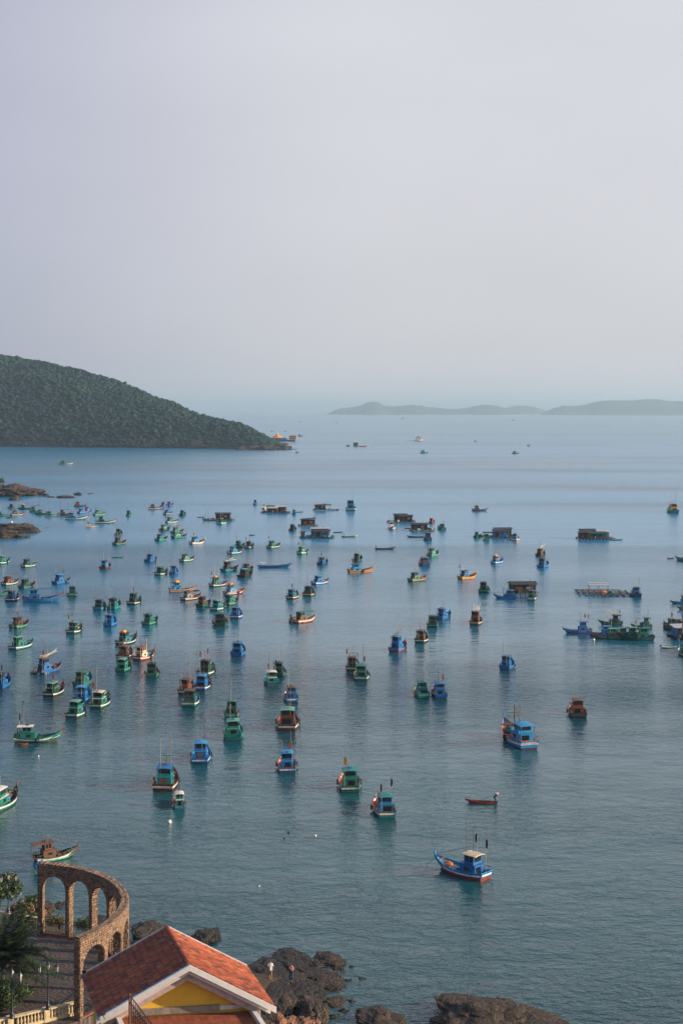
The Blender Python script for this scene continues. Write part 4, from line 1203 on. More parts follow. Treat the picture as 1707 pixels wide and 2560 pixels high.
    def garment(name, keys, edges, col, add, radov={}):
        V = [J[q] for q in keys]; rr = []
        for q in keys:
            b = radov.get(q, Rr.get(q, Rr.get(q[:2]))); b = b if isinstance(b, tuple) else (b, b)
            rr.append((b[0] + add, b[1] + add))
        g = skin_mesh(name, V, [(keys.index(a), keys.index(b)) for a, b in edges], rr); g.materials.append(cloth_m(col))
        link(name, g, r)
    if dress: J['hem'] = (0, .02, .70); Rr['hem'] = .165
    garment('shirt', ['chest', 'waist', 'pel', 'shl', 'ell', 'shr', 'elr'] + (['hem'] if dress else []), [('chest', 'waist'), ('waist', 'pel'), ('chest', 'shl'), ('shl', 'ell'), ('chest', 'shr'), ('shr', 'elr')] + ([('pel', 'hem')] if dress else []), top, .022, {'pel': .14 if dress else .12})
    if low:
        garment('trousers', ['pel', 'hil', 'knl', 'anl', 'hir', 'knr', 'anr'], [('pel', 'hil'), ('hil', 'knl'), ('knl', 'anl'), ('pel', 'hir'), ('hir', 'knr'), ('knr', 'anr')], low, .018)
    m = MB(); c = hd + up * .06 - fw * .012
    prof = [(.02, .075), (.06, .062), (.088, .03), (.096, -.01), (.088, -.05)]
    M = Matrix((sx, fw, up)).transposed()
    v, f = [], []; n = 10
    for rr, z in prof:
        for q in range(n):
            a = 2 * math.pi * q / n
            cut = -.02 if (z < 0 and math.sin(a) > .3) else 0
            v.append(c + M @ Vector((rr * math.cos(a), rr * math.sin(a) + (-.03 if cut else 0), z - cut * 1.2)))
    for i in range(len(prof) - 1):
        for q in range(n): f.append((i * n + q, i * n + (q + 1) % n, (i + 1) * n + (q + 1) % n, (i + 1) * n + q))
    f.append(tuple(range(n)))
    m.add(v, f)
    if longhair: m.tube([c - fw * .06 - up * .02, c - fw * .09 - up * .15, c - fw * .085 - up * .30], .06, 6, r2=.03)
    m.build('hair', hair_m, r, True)
    if hat:
        m = MB(); v = []; f = []
        for rr, z in ((.02, .17), (.10, .10), (.105, .06), (.21, .03), (.205, .02)):
            for q in range(12):
                a = 2 * math.pi * q / 12; v.append(c + M @ Vector((rr * math.cos(a), rr * math.sin(a), z - .02)))
        for i in range(4):
            for q in range(12): f.append((i * 12 + q, i * 12 + (q + 1) % 12, (i + 1) * 12 + (q + 1) % 12, (i + 1) * 12 + q))
        f.append(tuple(range(12))); m.add(v, f); m.build('sun_hat', cloth_m(hat), r)
    return r
# the two women on the rocks: their feet where the photograph shows them
def surface_hit(px, py):
    dg = bpy.context.evaluated_depsgraph_get()
    d = Vector(((px - 853.5) / FPX, 1, -(py - HORIZ) / FPX)).normalized()
    o = Vector((0, 0, EYE)) + d * 90
    ok, p, n_, i_, ob, _ = sc.ray_cast(dg, o, d)
    for _ in range(4):
        if ok and ob.name.startswith('haze'): ok, p, n_, i_, ob, _ = sc.ray_cast(dg, p + d * 0.01, d)
    return p if ok else P(px, py, 1.0)
bpy.context.view_layer.update()
person('woman in a loose white shirt walking barefoot on the dark ledge', surface_hit(676, 2448), R(175), (0.70, 0.68, 0.70), None, dress=True, longhair=False,
       pose=dict(elr=(.20, .08, 1.12), wrr=(.12, .24, 1.14), har=(.09, .30, 1.16), knl=(-.09, .08, .48), anl=(-.09, .10, .08), tol=(-.1, .23, .035), anr=(.09, -.10, .09), tor=(.10, .03, .035)))
person('woman in a pink top and dark blue trousers bending her head on the rocks', surface_hit(729, 2454), R(150), (0.62, 0.24, 0.28), (0.02, 0.05, 0.12), longhair=True,
       pose=dict(chest=(0, .06, 1.25), neck=(0, .10, 1.37), head=(0, .15, 1.445), crown=(0, .17, 1.53), shl=(-.15, .06, 1.31), shr=(.15, .06, 1.31), ell=(-.22, .08, 1.08), wrl=(-.08, .25, 1.2), hal=(-.04, .27, 1.27), elr=(.22, .1, 1.08), wrr=(.08, .26, 1.18), har=(.04, .28, 1.25), knr=(.11, .10, .47), anr=(.12, .06, .09), tor=(.13, .19, .05)))
# ------------------------------------------------------------------ boats
PAL = dict(G=(0.006, 0.060, 0.046), g=(0.006, 0.150, 0.115), m=(0.10, 0.31, 0.22), t=(0.006, 0.19, 0.21), B=(0.002, 0.120, 0.34), l=(0.012, 0.25, 0.52), N=(0.006, 0.030, 0.085),
           b=(0.085, 0.036, 0.02), o=(0.20, 0.058, 0.026), y=(0.62, 0.27, 0.025), W=(0.68, 0.66, 0.60), r=(0.26, 0.035, 0.02), k=(0.012, 0.013, 0.015), e=(0.20, 0.20, 0.20), c=(0.62, 0.52, 0.36), w=(0.12, 0.062, 0.032), a=(0.10, 0.022, 0.018), q=(0.42, 0.105, 0.05))
NAMES = dict(G='dark_green', g='green', m='mint', t='teal', B='blue', l='light_blue', N='navy', b='brown', o='orange_brown', y='yellow', W='white', r='red', k='black', e='grey', c='cream', w='wood', a='antifouling', q='orange_red')
PM = {k: paint(NAMES[k] + '_paint', v, wear=0.75 if k in 'Wcmgtl' else 0.45, rough=0.55) for k, v in PAL.items()}
glass_m = flat_mat('dark_window', (0.012, 0.016, 0.02), 0.12)
rope_m = flat_mat('rope', (0.16, 0.13, 0.09), 0.9)
steel_m = flat_mat('pole_metal', (0.30, 0.29, 0.27), 0.45)
rubber_m = flat_mat('rubber', (0.012, 0.012, 0.013), 0.8)
FLAG = {'O': flat_mat('orange_cloth', (0.85, 0.20, 0.03), 0.8), 'R': flat_mat('red_cloth', (0.80, 0.10, 0.04), 0.8), 'K': flat_mat('black_cloth', (0.012, 0.012, 0.016), 0.8),
        'Y': flat_mat('yellow_cloth', (0.85, 0.42, 0.02), 0.8), 'P': flat_mat('faded_pink_cloth', (0.70, 0.28, 0.22), 0.8)}
net_m = {'o': paint('orange_net', (0.50, 0.17, 0.05), wear=0.3, rough=0.95, scale=3), 'b': paint('brown_net', (0.09, 0.05, 0.035), wear=0.3, rough=0.95, scale=3), 't': paint('teal_net', (0.02, 0.16, 0.14), wear=0.3, rough=0.95, scale=3), 'y': PM['y']}

def smooth(x): x = max(0, min(1, x)); return x * x * (3 - 2 * x)
class Hull:
    """lines of a wooden fishing boat, stern at -L/2, bow at +L/2"""
    def __init__(s, L, Bm, fb, bow, stern, tr=0.80):
        s.L, s.B, s.fb, s.bow, s.stern, s.tr = L, Bm, fb, bow, stern, tr
    def hb(s, t):
        a = s.tr + (1 - s.tr) * smooth(t / 0.42) if t < 0.42 else 1 - max(0, (t - 0.42) / 0.58) ** 2.3
        return max(a, 0.012) * s.B / 2
    def sh(s, t):
        if t < 0.35: return s.fb + (s.stern - s.fb) * (1 - t / 0.35) ** 2
        return s.fb + (s.bow - s.fb) * ((t - 0.35) / 0.65) ** 2.6
    def x(s, t, k=1.0):
        return -s.L / 2 + t * s.L - (0.13 * s.L * (1 - k) * t ** 5) + 0.035 * s.L * (1 - k) * (1 - t) ** 6
    def mesh(s, mats, bh=.15):
        T = [0, .05, .14, .25, .37, .5, .62, .73, .82, .89, .95, 1.0]
        rows = [(-0.22, .70, 0), (0.02, .86, 0), (bh, .90 + bh * .1, 0), (bh + .03, .905 + bh * .1, 1), (max(.50, bh + .08), .96, 1), (max(.53, bh + .11), .963, 2), (.78, .983, 2), (.81, .988, 1), (.97, 1.0, 1), (1.0, 1.035, 3), (1.06, 1.035, 3), (1.06, .95, 3)]
        V, Fc, Mi = [], [], []
        for t in T:
            S = s.sh(t); h = s.hb(t)
            for sd in (1, -1):
                for kz, kb, _ in rows:
                    V.append((s.x(t, min(max(kz, 0), 1)), sd * h * kb * (1 if kz > 0.3 or t < .8 else 0.8), S * kz))
                V.append((s.x(t, 1), sd * h * .93, max(S - 0.42, 0.30)))
        n = len(rows) + 1
        def idx(i, sd, j): return i * 2 * n + (0 if sd == 1 else n) + j
        for i in range(len(T) - 1):
            for sd in (1, -1):
                for j in range(n - 1):
                    q = (idx(i, sd, j), idx(i + 1, sd, j), idx(i + 1, sd, j + 1), idx(i, sd, j + 1))
                    Fc.append(q if sd == 1 else q[::-1]); Mi.append(rows[j + 1][2] if j + 1 < len(rows) else 4)
        for i in (0, len(T) - 1):
            for j in range(n - 3):
                q = (idx(i, 1, j), idx(i, 1, j + 1), idx(i, -1, j + 1), idx(i, -1, j))
                Fc.append(q if i == 0 else q[::-1]); Mi.append(rows[j + 1][2] if j + 1 < len(rows) else 4)
        m = MB(); m.v, m.f, m.m = V, Fc, Mi
        return recalc(m.mesh('hull', mats))
    def deck(s, mt, drop=0.40):
        T = [0.005, .14, .3, .45, .6, .75, .88, .96]; m = MB(); v = []
        for t in T:
            z = max(s.sh(t) - drop, 0.31)
            v += [(s.x(t), s.hb(t) * .94, z), (s.x(t), -s.hb(t) * .94, z)]
        m.add(v, [(2 * i, 2 * i + 1, 2 * i + 3, 2 * i + 2) for i in range(len(T) - 1)])
        me = m.mesh('deck', mt)
        return me
    def zd(s, t, drop=0.40): return max(s.sh(t) - drop, 0.31)

def flag_mesh(name, p, h, w, mt, rd, th=0.0):
    m = MB(); v = []; cx_, cy_ = math.cos(-th), math.sin(-th)
    if rd.random() < .5: cx_, cy_ = -cx_, -cy_
    for i in range(6):
        z = p[2] + h * (1 - i / 5)
        o = 0.10 * w * math.sin(i * 1.7 + rd.random()); ww = w * (0.55 + 0.45 * math.sin(i / 5 * 2.6 + .3))
        for q in range(2):
            v += [(p[0] + 0.01, p[1] + o * q, z), (p[0] + 0.01 - ww * 0.8, p[1] + o + ww * 0.35, z - 0.05 * h), (p[0] - 0.01 - ww * 0.8, p[1] + o + ww * .35 + .015, z - .05 * h), (p[0] - 0.01, p[1] + .015 + o * q, z)][:4] if q == 0 else []
    v = [(p[0] + (a - p[0]) * cx_ - (b - p[1]) * cy_, p[1] + (a - p[0]) * cy_ + (b - p[1]) * cx_, c) for a, b, c in v]
    f = []
    for i in range(5):
        a = i * 4
        for k in range(4): f.append((a + k, a + (k + 1) % 4, a + 4 + (k + 1) % 4, a + 4 + k))
    f += [(0, 3, 2, 1), (20, 21, 22, 23)]
    m.add(v, f); return recalc(m.mesh(name, mt))

barrel_b = MB(); barrel_b.lathe([(.26, 0), (.29, .04), (.285, .26), (.305, .28), (.285, .30), (.285, .56), (.305, .58), (.285, .60), (.28, .84), (.25, .88)], n=10)
barrel_me = {k: barrel_b.mesh('drum', PM[k], True) for k in 'Bly'}
tyre_b = MB(); tyre_b.torus((0, 0, 0), .27, .11, 12, 6); tyre_me = tyre_b.mesh('tyre', rubber_m, True)
crate_b = MB()
crate_b.box((0, 0, .03), (.7, .5, .05))
for s_ in (-1, 1): crate_b.box((0, s_ * .24, .2), (.7, .03, .34)); crate_b.box((s_ * .34, 0, .2), (.03, .45, .34))
crate_me = {k: crate_b.mesh('crate', PM[k]) for k in 'yoWlB'}
def heap_mesh(seed, mt, sx=.6, sy=.5, sz=.38):
    bm = bmesh.new(); bmesh.ops.create_icosphere(bm, subdivisions=2, radius=1)
    for v in bm.verts:
        k = 1 + .3 * noise.noise(v.co * 2.3 + Vector((seed, 0, 0))) + .18 * noise.noise(v.co * 6 + Vector((0, seed, 0)))
        v.co = Vector((v.co.x * sx * k, v.co.y * sy * k, max(v.co.z, -.3) * sz * k + .3 * sz))
    me = bpy.data.meshes.new('net_heap'); bm.to_mesh(me); bm.free(); me.materials.append(mt); return me

GB = 'wooden fishing boats moored in the bay'
def fit(s):
    w = s.split()
    if len(w) > 16:
        w = w[:16]
        while w[-1] in 'a an the and of in on at by to with between below above beside under behind right left near two its tall dark one squeezed three half bright light'.split(): w.pop()
    return ' '.join(w)
def boat(px, py, w, hd, cols, label, flag='', opts='', L=None, seed=None):
    """cols: hull, stripe, inner, cabin, roof (palette keys); px,py: middle of the waterline box and its lowest row"""
    hk, sk, ik, ck, rk = cols
    rd = random.Random(int(px * 7 + py * 13)); th = R(hd)
    D0 = FPX * EYE / (py - HORIZ)
    wm = w * D0 / FPX
    ratio = 0.36 if 'L=' not in opts else 0.32
    if L is None and (8 < hd < 80 or 100 < hd < 172) and py < 2100:
        # the hulls are near one size; the heading follows from how wide they show
        L0 = rd.uniform(7.0, 8.0); best = None
        for q in range(18, 91):
            e = abs(L0 * (math.cos(R(q)) + .33 * math.sin(R(q))) - wm)
            if best is None or e < best[0]: best = (e, q)
        hd = best[1] if hd < 90 else 180 - best[1]; th = R(hd)
    if L is None:
        L = wm / (abs(math.cos(th)) + ratio * 0.92 * abs(math.sin(th)))
    L = max(4.0, min(L, 15)); Bm = L * ratio if not 'z' in opts else L * .2
    if 'w' in opts: Bm = L * .42
    D = D0 + 0.42 * (L * abs(math.sin(th)) * 0.92 + Bm * abs(math.cos(th)))
    loc_ = ((px - 853.5) * D0 / FPX * (D / D0) , D, 0)
    small = w < 26
    if w > 34 and py > 1380 and py < 2100:
        if 't' not in opts and rd.random() < .35: opts += 't'
        if 'd' not in opts and rd.random() < .35: opts += 'd'
        if 'n' not in opts and rd.random() < .35: opts += 'n' + rd.choice(['', 'o', 't'])
    k = L / 8.0
    t = thing('fishing_boat', label, 'fishing boat', loc_, th, GB)
    if py > 1240:
        t.rotation_euler = (R(rd.uniform(-1.6, 1.6)), R(rd.uniform(-.8, .8)), th)
    h = Hull(L, Bm, .66 * k ** .8, (1.5 + rd.uniform(-.15, .25)) * k, (.98 + rd.uniform(-.08, .1)) * k ** .8, rd.uniform(.76, .86))
    boot = rd.choice('aaakG') if hk != 'y' else 'B'
    if 'R' in opts: boot = 'r'
    rail = {'y': 'y', 'o': 'o'}.get(hk, rd.choice([hk, ik, 'w']))
    link('hull', h.mesh([PM[boot], PM[hk], PM[sk], PM[rail], PM[ik]], .36 if 'R' in opts else .15), t)
    link('deck', h.deck(PM['w' if ik in 'wb' or (ik == 'o' and rd.random() < .6) else ik]), t)
    # stem post
    m = MB(); xs, zs = h.x(1), h.sh(1)
    m.add([(xs - .16 * k, -.07 * k, zs * .75), (xs + .02, -.06 * k, zs * .75), (xs + .02, .06 * k, zs * .75), (xs - .16 * k, .07 * k, zs * .75),
           (xs - .05 * k, -.05 * k, zs + .42 * k), (xs + .16 * k, -.05 * k, zs + .5 * k), (xs + .16 * k, .05 * k, zs + .5 * k), (xs - .05 * k, .05 * k, zs + .42 * k)],
          [(3, 2, 1, 0), (4, 5, 6, 7), (0, 1, 5, 4), (1, 2, 6, 5), (2, 3, 7, 6), (3, 0, 4, 7)])
    m.build('stem_post', PM[rd.choice([hk, ik, 'r' if hk in 'gGtm' else hk])], t)
    if not small:
        m = MB(); tb = .86; m.box((h.x(tb), 0, h.sh(tb) + .06), (.14 * k, h.hb(tb) * 2.35, .12 * k)); m.build('bow_beam', PM[rd.choice([hk, 'w'])], t)
        for tt in (.52, .62, .72):
            m = MB(); m.box((h.x(tt), 0, h.zd(tt) + .02), (.10, h.hb(tt) * 1.8, .07)); m.build('thwart', PM['w'], t)
    ztop = 0
    if 'z' not in opts:
        bl = 1.42 if 'H' in opts else rd.uniform(1.12, 1.25)
        x0, x1 = h.x(.14 + rd.uniform(0, .03)), h.x(.44 + rd.uniform(-.02, .04))
        if 'q' in opts: x1 = h.x(.40)
        zd = h.zd(.3); cw = Bm * .60
        zc = zd + 1.02 * k ** .7 * bl
        # deckhouse
        m = MB(); m.box(((x0 + x1) / 2, 0, (zd + zc) / 2), (x1 - x0, cw, zc - zd)); m.build('deckhouse', PM[ck], t)
        if not small:
            m = MB(); m.box(((x0 + x1) / 2, 0, zc + .025), (x1 - x0 + .16, cw + .16, .05)); m.build('deckhouse_trim', PM[rk if rd.random() < .5 else ck], t)
            m = MB(); m.box((x0 - .015, rd.uniform(-.12, .12) * cw, zd + .44 * (zc - zd)), (.03, rd.uniform(.4, .66) * cw, .84 * (zc - zd))); m.build('door', glass_m if rd.random() < .85 else PM['w'], t)  # mostly a dark panel, the open cabin's shade put into its colour
            for sd in (-1, 1):
                m = MB(); m.box((x0 + (x1 - x0) * .55, sd * (cw / 2 + .008), zd + .6 * (zc - zd)), (.75 * k, .016, .4 * k)); m.build('window', glass_m, t)  # dark panes enlarged so their colour adds shade to the cabin sides
        # wheelhouse
        wx0, wx1 = x0 + (x1 - x0) * .12, x0 + (x1 - x0) * rd.uniform(.66, .8)
        ww = cw * .92; zr = zc + (.86 + rd.uniform(-.05, .12)) * k ** .7 * bl; ztop = zr
        zl = zc + .34 * (zr - zc)
        wh_b = MB(); wh_b.box(((wx0 + wx1) / 2, 0, (zc + zl) / 2 + .03), (wx1 - wx0, ww, zl - zc - .06))
        for sx in (wx0 + .05, (wx0 + wx1) / 2, wx1 - .05):
            for sd in (-1, 1): wh_b.box((sx, sd * (ww / 2 - .05), (zl + zr) / 2), (.10, .10, zr - zl))
        wh = wh_b.build('wheelhouse', PM[ck], t)
        for sd in (-1, 1):
            m = MB(); m.box(((wx0 + wx1) / 2, sd * (ww / 2 - .055), (zl + zr) / 2), (wx1 - wx0 - .2, .03, zr - zl - .06)); m.build('window', glass_m, wh)
        for sx in (wx0 + .06, wx1 - .06):
            m = MB(); m.box((sx, 0, (zl + zr) / 2), (.03, ww - .2, zr - zl - .06)); m.build('window', glass_m, wh)
        # roof slab, overhanging aft
        ra = wx0 - rd.uniform(.35, 1.15) * k if 'B' not in opts else x0 - 1.2
        rf_ = wx1 + .28
        m = MB(); NS = 5; v = []; rw = ww / 2 + .14
        for i in range(NS):
            a = -1 + 2 * i / (NS - 1); z = zr + .09 * (1 - a * a)
            v += [(ra, a * rw, z), (rf_, a * rw, z), (ra, a * rw, z + .07), (rf_, a * rw, z + .07)]
        f = []
        for i in range(NS - 1):
            p = 4 * i; f += [(p, p + 4, p + 5, p + 1), (p + 2, p + 3, p + 7, p + 6), (p, p + 2, p + 6, p + 4), (p + 1, p + 5, p + 7, p + 3)]
        f += [(0, 1, 3, 2), (4 * NS - 4, 4 * NS - 2, 4 * NS - 1, 4 * NS - 3)]
        m.add(v, f); recalc(m.build('roof', PM[rk], t).data)
        if ra < wx0 - .75 * k and not small:
            for sd in (-1, 1):
                m = MB(); m.tube([(ra + .15, sd * (rw - .12), h.zd(.05)), (ra + .15, sd * (rw - .12), zr + .06)], .045 * k, 5); m.build('roof_post', PM[ck], t)
        if rd.random() < .5 and not small:
            m = MB(); m.box((rd.uniform(wx0, wx1), 0, zr + .22), (.5 * k, .4 * k, .16)); m.build('roof_box', PM[rd.choice('wkeB')], t)
    # masts
    nm = 1 if small else rd.choice([1, 2, 2, 3])
    zb = max(ztop, h.sh(.4))
    for i in range(nm):
        xx = h.x(rd.choice([.12, .2, .3, .36])); yy = rd.choice([-1, 1]) * Bm * rd.uniform(.05, .26)
        hh = rd.uniform(1.6, 4.4) * k * (.7 if small else 1)
        m = MB(); lean = rd.uniform(-.12, .12)
        m.tube([(xx, yy, h.zd(.3)), (xx + lean, yy + lean * .5, zb + hh)], .026 + .00006 * D0, 5, r2=.014 + .00004 * D0)
        m.build('mast', steel_m if rd.random() < .55 else PM['w'], t)
    if flag:
        for i, fc in enumerate(flag):
            xx, yy = h.x(.1 + .16 * i), (Bm * .24 if i % 2 == 0 else -Bm * .24) * (1 if rd.random() < .5 else -1)
            zt = zb + (1.9 + .4 * i) * k
            m = MB(); m.tube([(xx, yy, h.zd(.1)), (xx, yy, zt)], .028, 5); fp = m.build('flagpole', steel_m, t)
            link('flag', flag_mesh('flag', (xx, yy, zt - 1.0 * k), 1.05 * k, (.30 if fc == 'K' else .44) * k, FLAG[fc], rd, th), t)
    if 'M' in opts:
        xx = h.x(.56); z1 = zb + 1.6 * k
        m = MB(); m.tube([(xx, 0, h.zd(.56)), (xx, 0, z1)], .10 * k, 7, r2=.05 * k); m.box((xx, 0, z1 - .9 * k), (.1, 1.5 * k, .1)); m.build('foremast', PM[rd.choice([ck, 'w'])], t)
        m = MB(); m.tube([(xx, 0, z1 - .4), (h.x(.34), 0, zb + .1)], .05, 5); m.build('boom', PM['w'], t)
    if 'A' in opts:
        m = MB(); xx = h.x(.74)
        for sd in (-1, 1):
            m.tube([(xx, sd * Bm * .3, h.zd(.74)), (xx, sd * Bm * .3, zb + .3 * k)], .06, 5)
            m.tube([(xx, sd * Bm * .3, zb + .3 * k), (h.x(.3), sd * Bm * .2, zb + .1)], .05, 5)
        m.tube([(xx, -Bm * .3, zb + .3 * k), (xx, Bm * .3, zb + .3 * k)], .05, 5); m.build('gallows_frame', PM[ck], t)
    if 'a' in opts:                       # long light booms over the cabin
        m = MB()
        for q in range(7):
            y0 = rd.uniform(-.3, .3) * Bm
            m.tube([(h.x(rd.uniform(.08, .3)), y0, zb + rd.uniform(.1, .5)), (h.x(rd.uniform(.6, .85)), y0 + rd.uniform(-.4, .4), zb + rd.uniform(.3, 1.5))], .03, 4)
        m.build('outriggers', PM[rd.choice('cw')], t)
    if 'c' in opts:
        m = MB(); zc2 = zb - .05; a, b = h.x(.48), h.x(.84)
        m.add([(a, -Bm * .46, zc2 - .25), (b, -Bm * .38, zc2 - .25), (b, 0, zc2 + .1), (a, 0, zc2 + .1), (b, Bm * .38, zc2 - .25), (a, Bm * .46, zc2 - .25)] , [(0, 1, 2, 3), (3, 2, 4, 5)])
        m.build('canopy', PM[rk], t)
        for xx in (a + .1, b - .1):
            for sd in (-1, 1):
                m = MB(); m.tube([(xx, sd * Bm * .36, h.zd(.6)), (xx, sd * Bm * .36, zc2 - .2)], .035, 5); m.build('canopy_post', PM['w'], t)
    if not small:
        m = MB(); m.box((h.x(.56), rd.uniform(-.1, .1) * Bm, h.zd(.56) + .16 * k), (.7 * k, .6 * k, .3 * k)); m.build('hatch', PM[rd.choice([ck, ik, 'w', 'l' if hk in 'Bl' else 'g'])], t)
        for q in range(3):
            m = MB(); m.box((h.x(.66 + .05 * q), rd.uniform(-.25, .25) * Bm, h.zd(.7) + .12), (rd.uniform(.2, .6) * k, rd.uniform(.2, .5) * k, rd.uniform(.15, .45) * k), rd.uniform(0, 3)); m.build('deck_box', PM[rd.choice('wkbobe')], t)
        zt = h.sh(.06) + .42 * k; kk = rd.choice([ck, 'w'])
        for sd in (-1, 1):
            m = MB()
            m.tube([(h.x(.01), sd * h.hb(.02) * .95, zt), (h.x(.16), sd * h.hb(.16) * .95, zt)], .03, 4)
            for q in (.01, .08, .15): m.tube([(h.x(q), sd * h.hb(q) * .95, h.sh(q)), (h.x(q), sd * h.hb(q) * .95, zt)], .028, 4)
            m.build('stern_rail', PM[kk], t)
        m = MB(); m.tube([(h.x(.3), 0, zb + .9 * k), (h.x(.97), 0, h.sh(.97) + .2)], .018, 3); m.build('stay', rope_m, t)
    if py > 1820:
        m = MB(); p0 = Vector((h.x(.97), 0, h.sh(.97))); p1 = Vector((h.x(1) + 2.2 * k, .3, -.1))
        m.tube([p0, p0.lerp(p1, .35) - Vector((0, 0, .45 * k)), p0.lerp(p1, .7) - Vector((0, 0, .45 * k)), p1], .02, 4); m.build('anchor_rope', rope_m, t)
    # loose gear on board: things of their own
    Mw = Matrix.Translation(Vector(loc_)) @ Matrix.Rotation(th, 4, 'Z')
    def on(tt, yy, dz=0.0): return Mw @ Vector((h.x(tt), yy, h.zd(tt) + dz))
    if 'd' in opts:
        col = 'B' if 'dl' not in opts else 'l'
        o = link('drum', barrel_me[col]); o.location = on(.49, -Bm * .24); tag(o, fit(('blue drum aboard the ' if col == 'B' else 'light blue drum aboard the ') + label), 'drum', 'plastic drums aboard the boats')
    if 'n' in opts:
        kk = 'o' if 'no' in opts else ('t' if 'nt' in opts else 'b')
        o = link('net_heap', heap_mesh(px, net_m[kk], .75 * k, .55 * k, .5 * k)); o.location = on(.72, Bm * .05); o.rotation_euler = (0, 0, th)
        tag(o, fit({'o': 'orange', 't': 'teal', 'b': 'brown'}[kk] + ' net heap aboard the ' + label), 'fishing net', 'net heaps aboard the boats')
    if 'y' in opts:
        o = link('net_heap', heap_mesh(px + 3, net_m['y'], .8 * k, .6 * k, .5 * k)); o.location = Mw @ Vector((h.x(.28), 0, ztop + .12)); o.rotation_euler = (0, 0, th)
        tag(o, fit('yellow net heap on the roof of the ' + label), 'fishing net', 'net heaps aboard the boats')
    if 'x' in opts:
        kk = rd.choice('yoW'); o = link('crate', crate_me[kk]); o.location = on(.60, Bm * .17); o.rotation_euler = (0, 0, th + .2)
        tag(o, fit({'y': 'yellow', 'o': 'orange', 'W': 'white'}[kk] + ' crate aboard the ' + label), 'crate', 'crates aboard the boats')
    if 't' in opts:
        for tt, sd, wd in ((.5, -1, 'right'), (.5, 1, 'left')):
            o = link('tyre', tyre_me); o.location = Mw @ Vector((h.x(tt), sd * (h.hb(tt) + .10), h.sh(tt) * .72)); o.rotation_euler = (0, 0, th); o.scale = (k, k, k)
            tag(o, fit('tyre hung on the %s side of the ' % wd + label), 'tyre', 'tyre fenders on the boats')
    if 'p' in opts:
        person(fit('person aboard the ' + label), on(.08, 0), th - R(90), (0.12, 0.05, 0.05), (0.03, 0.03, 0.04))
    return t, h, Mw

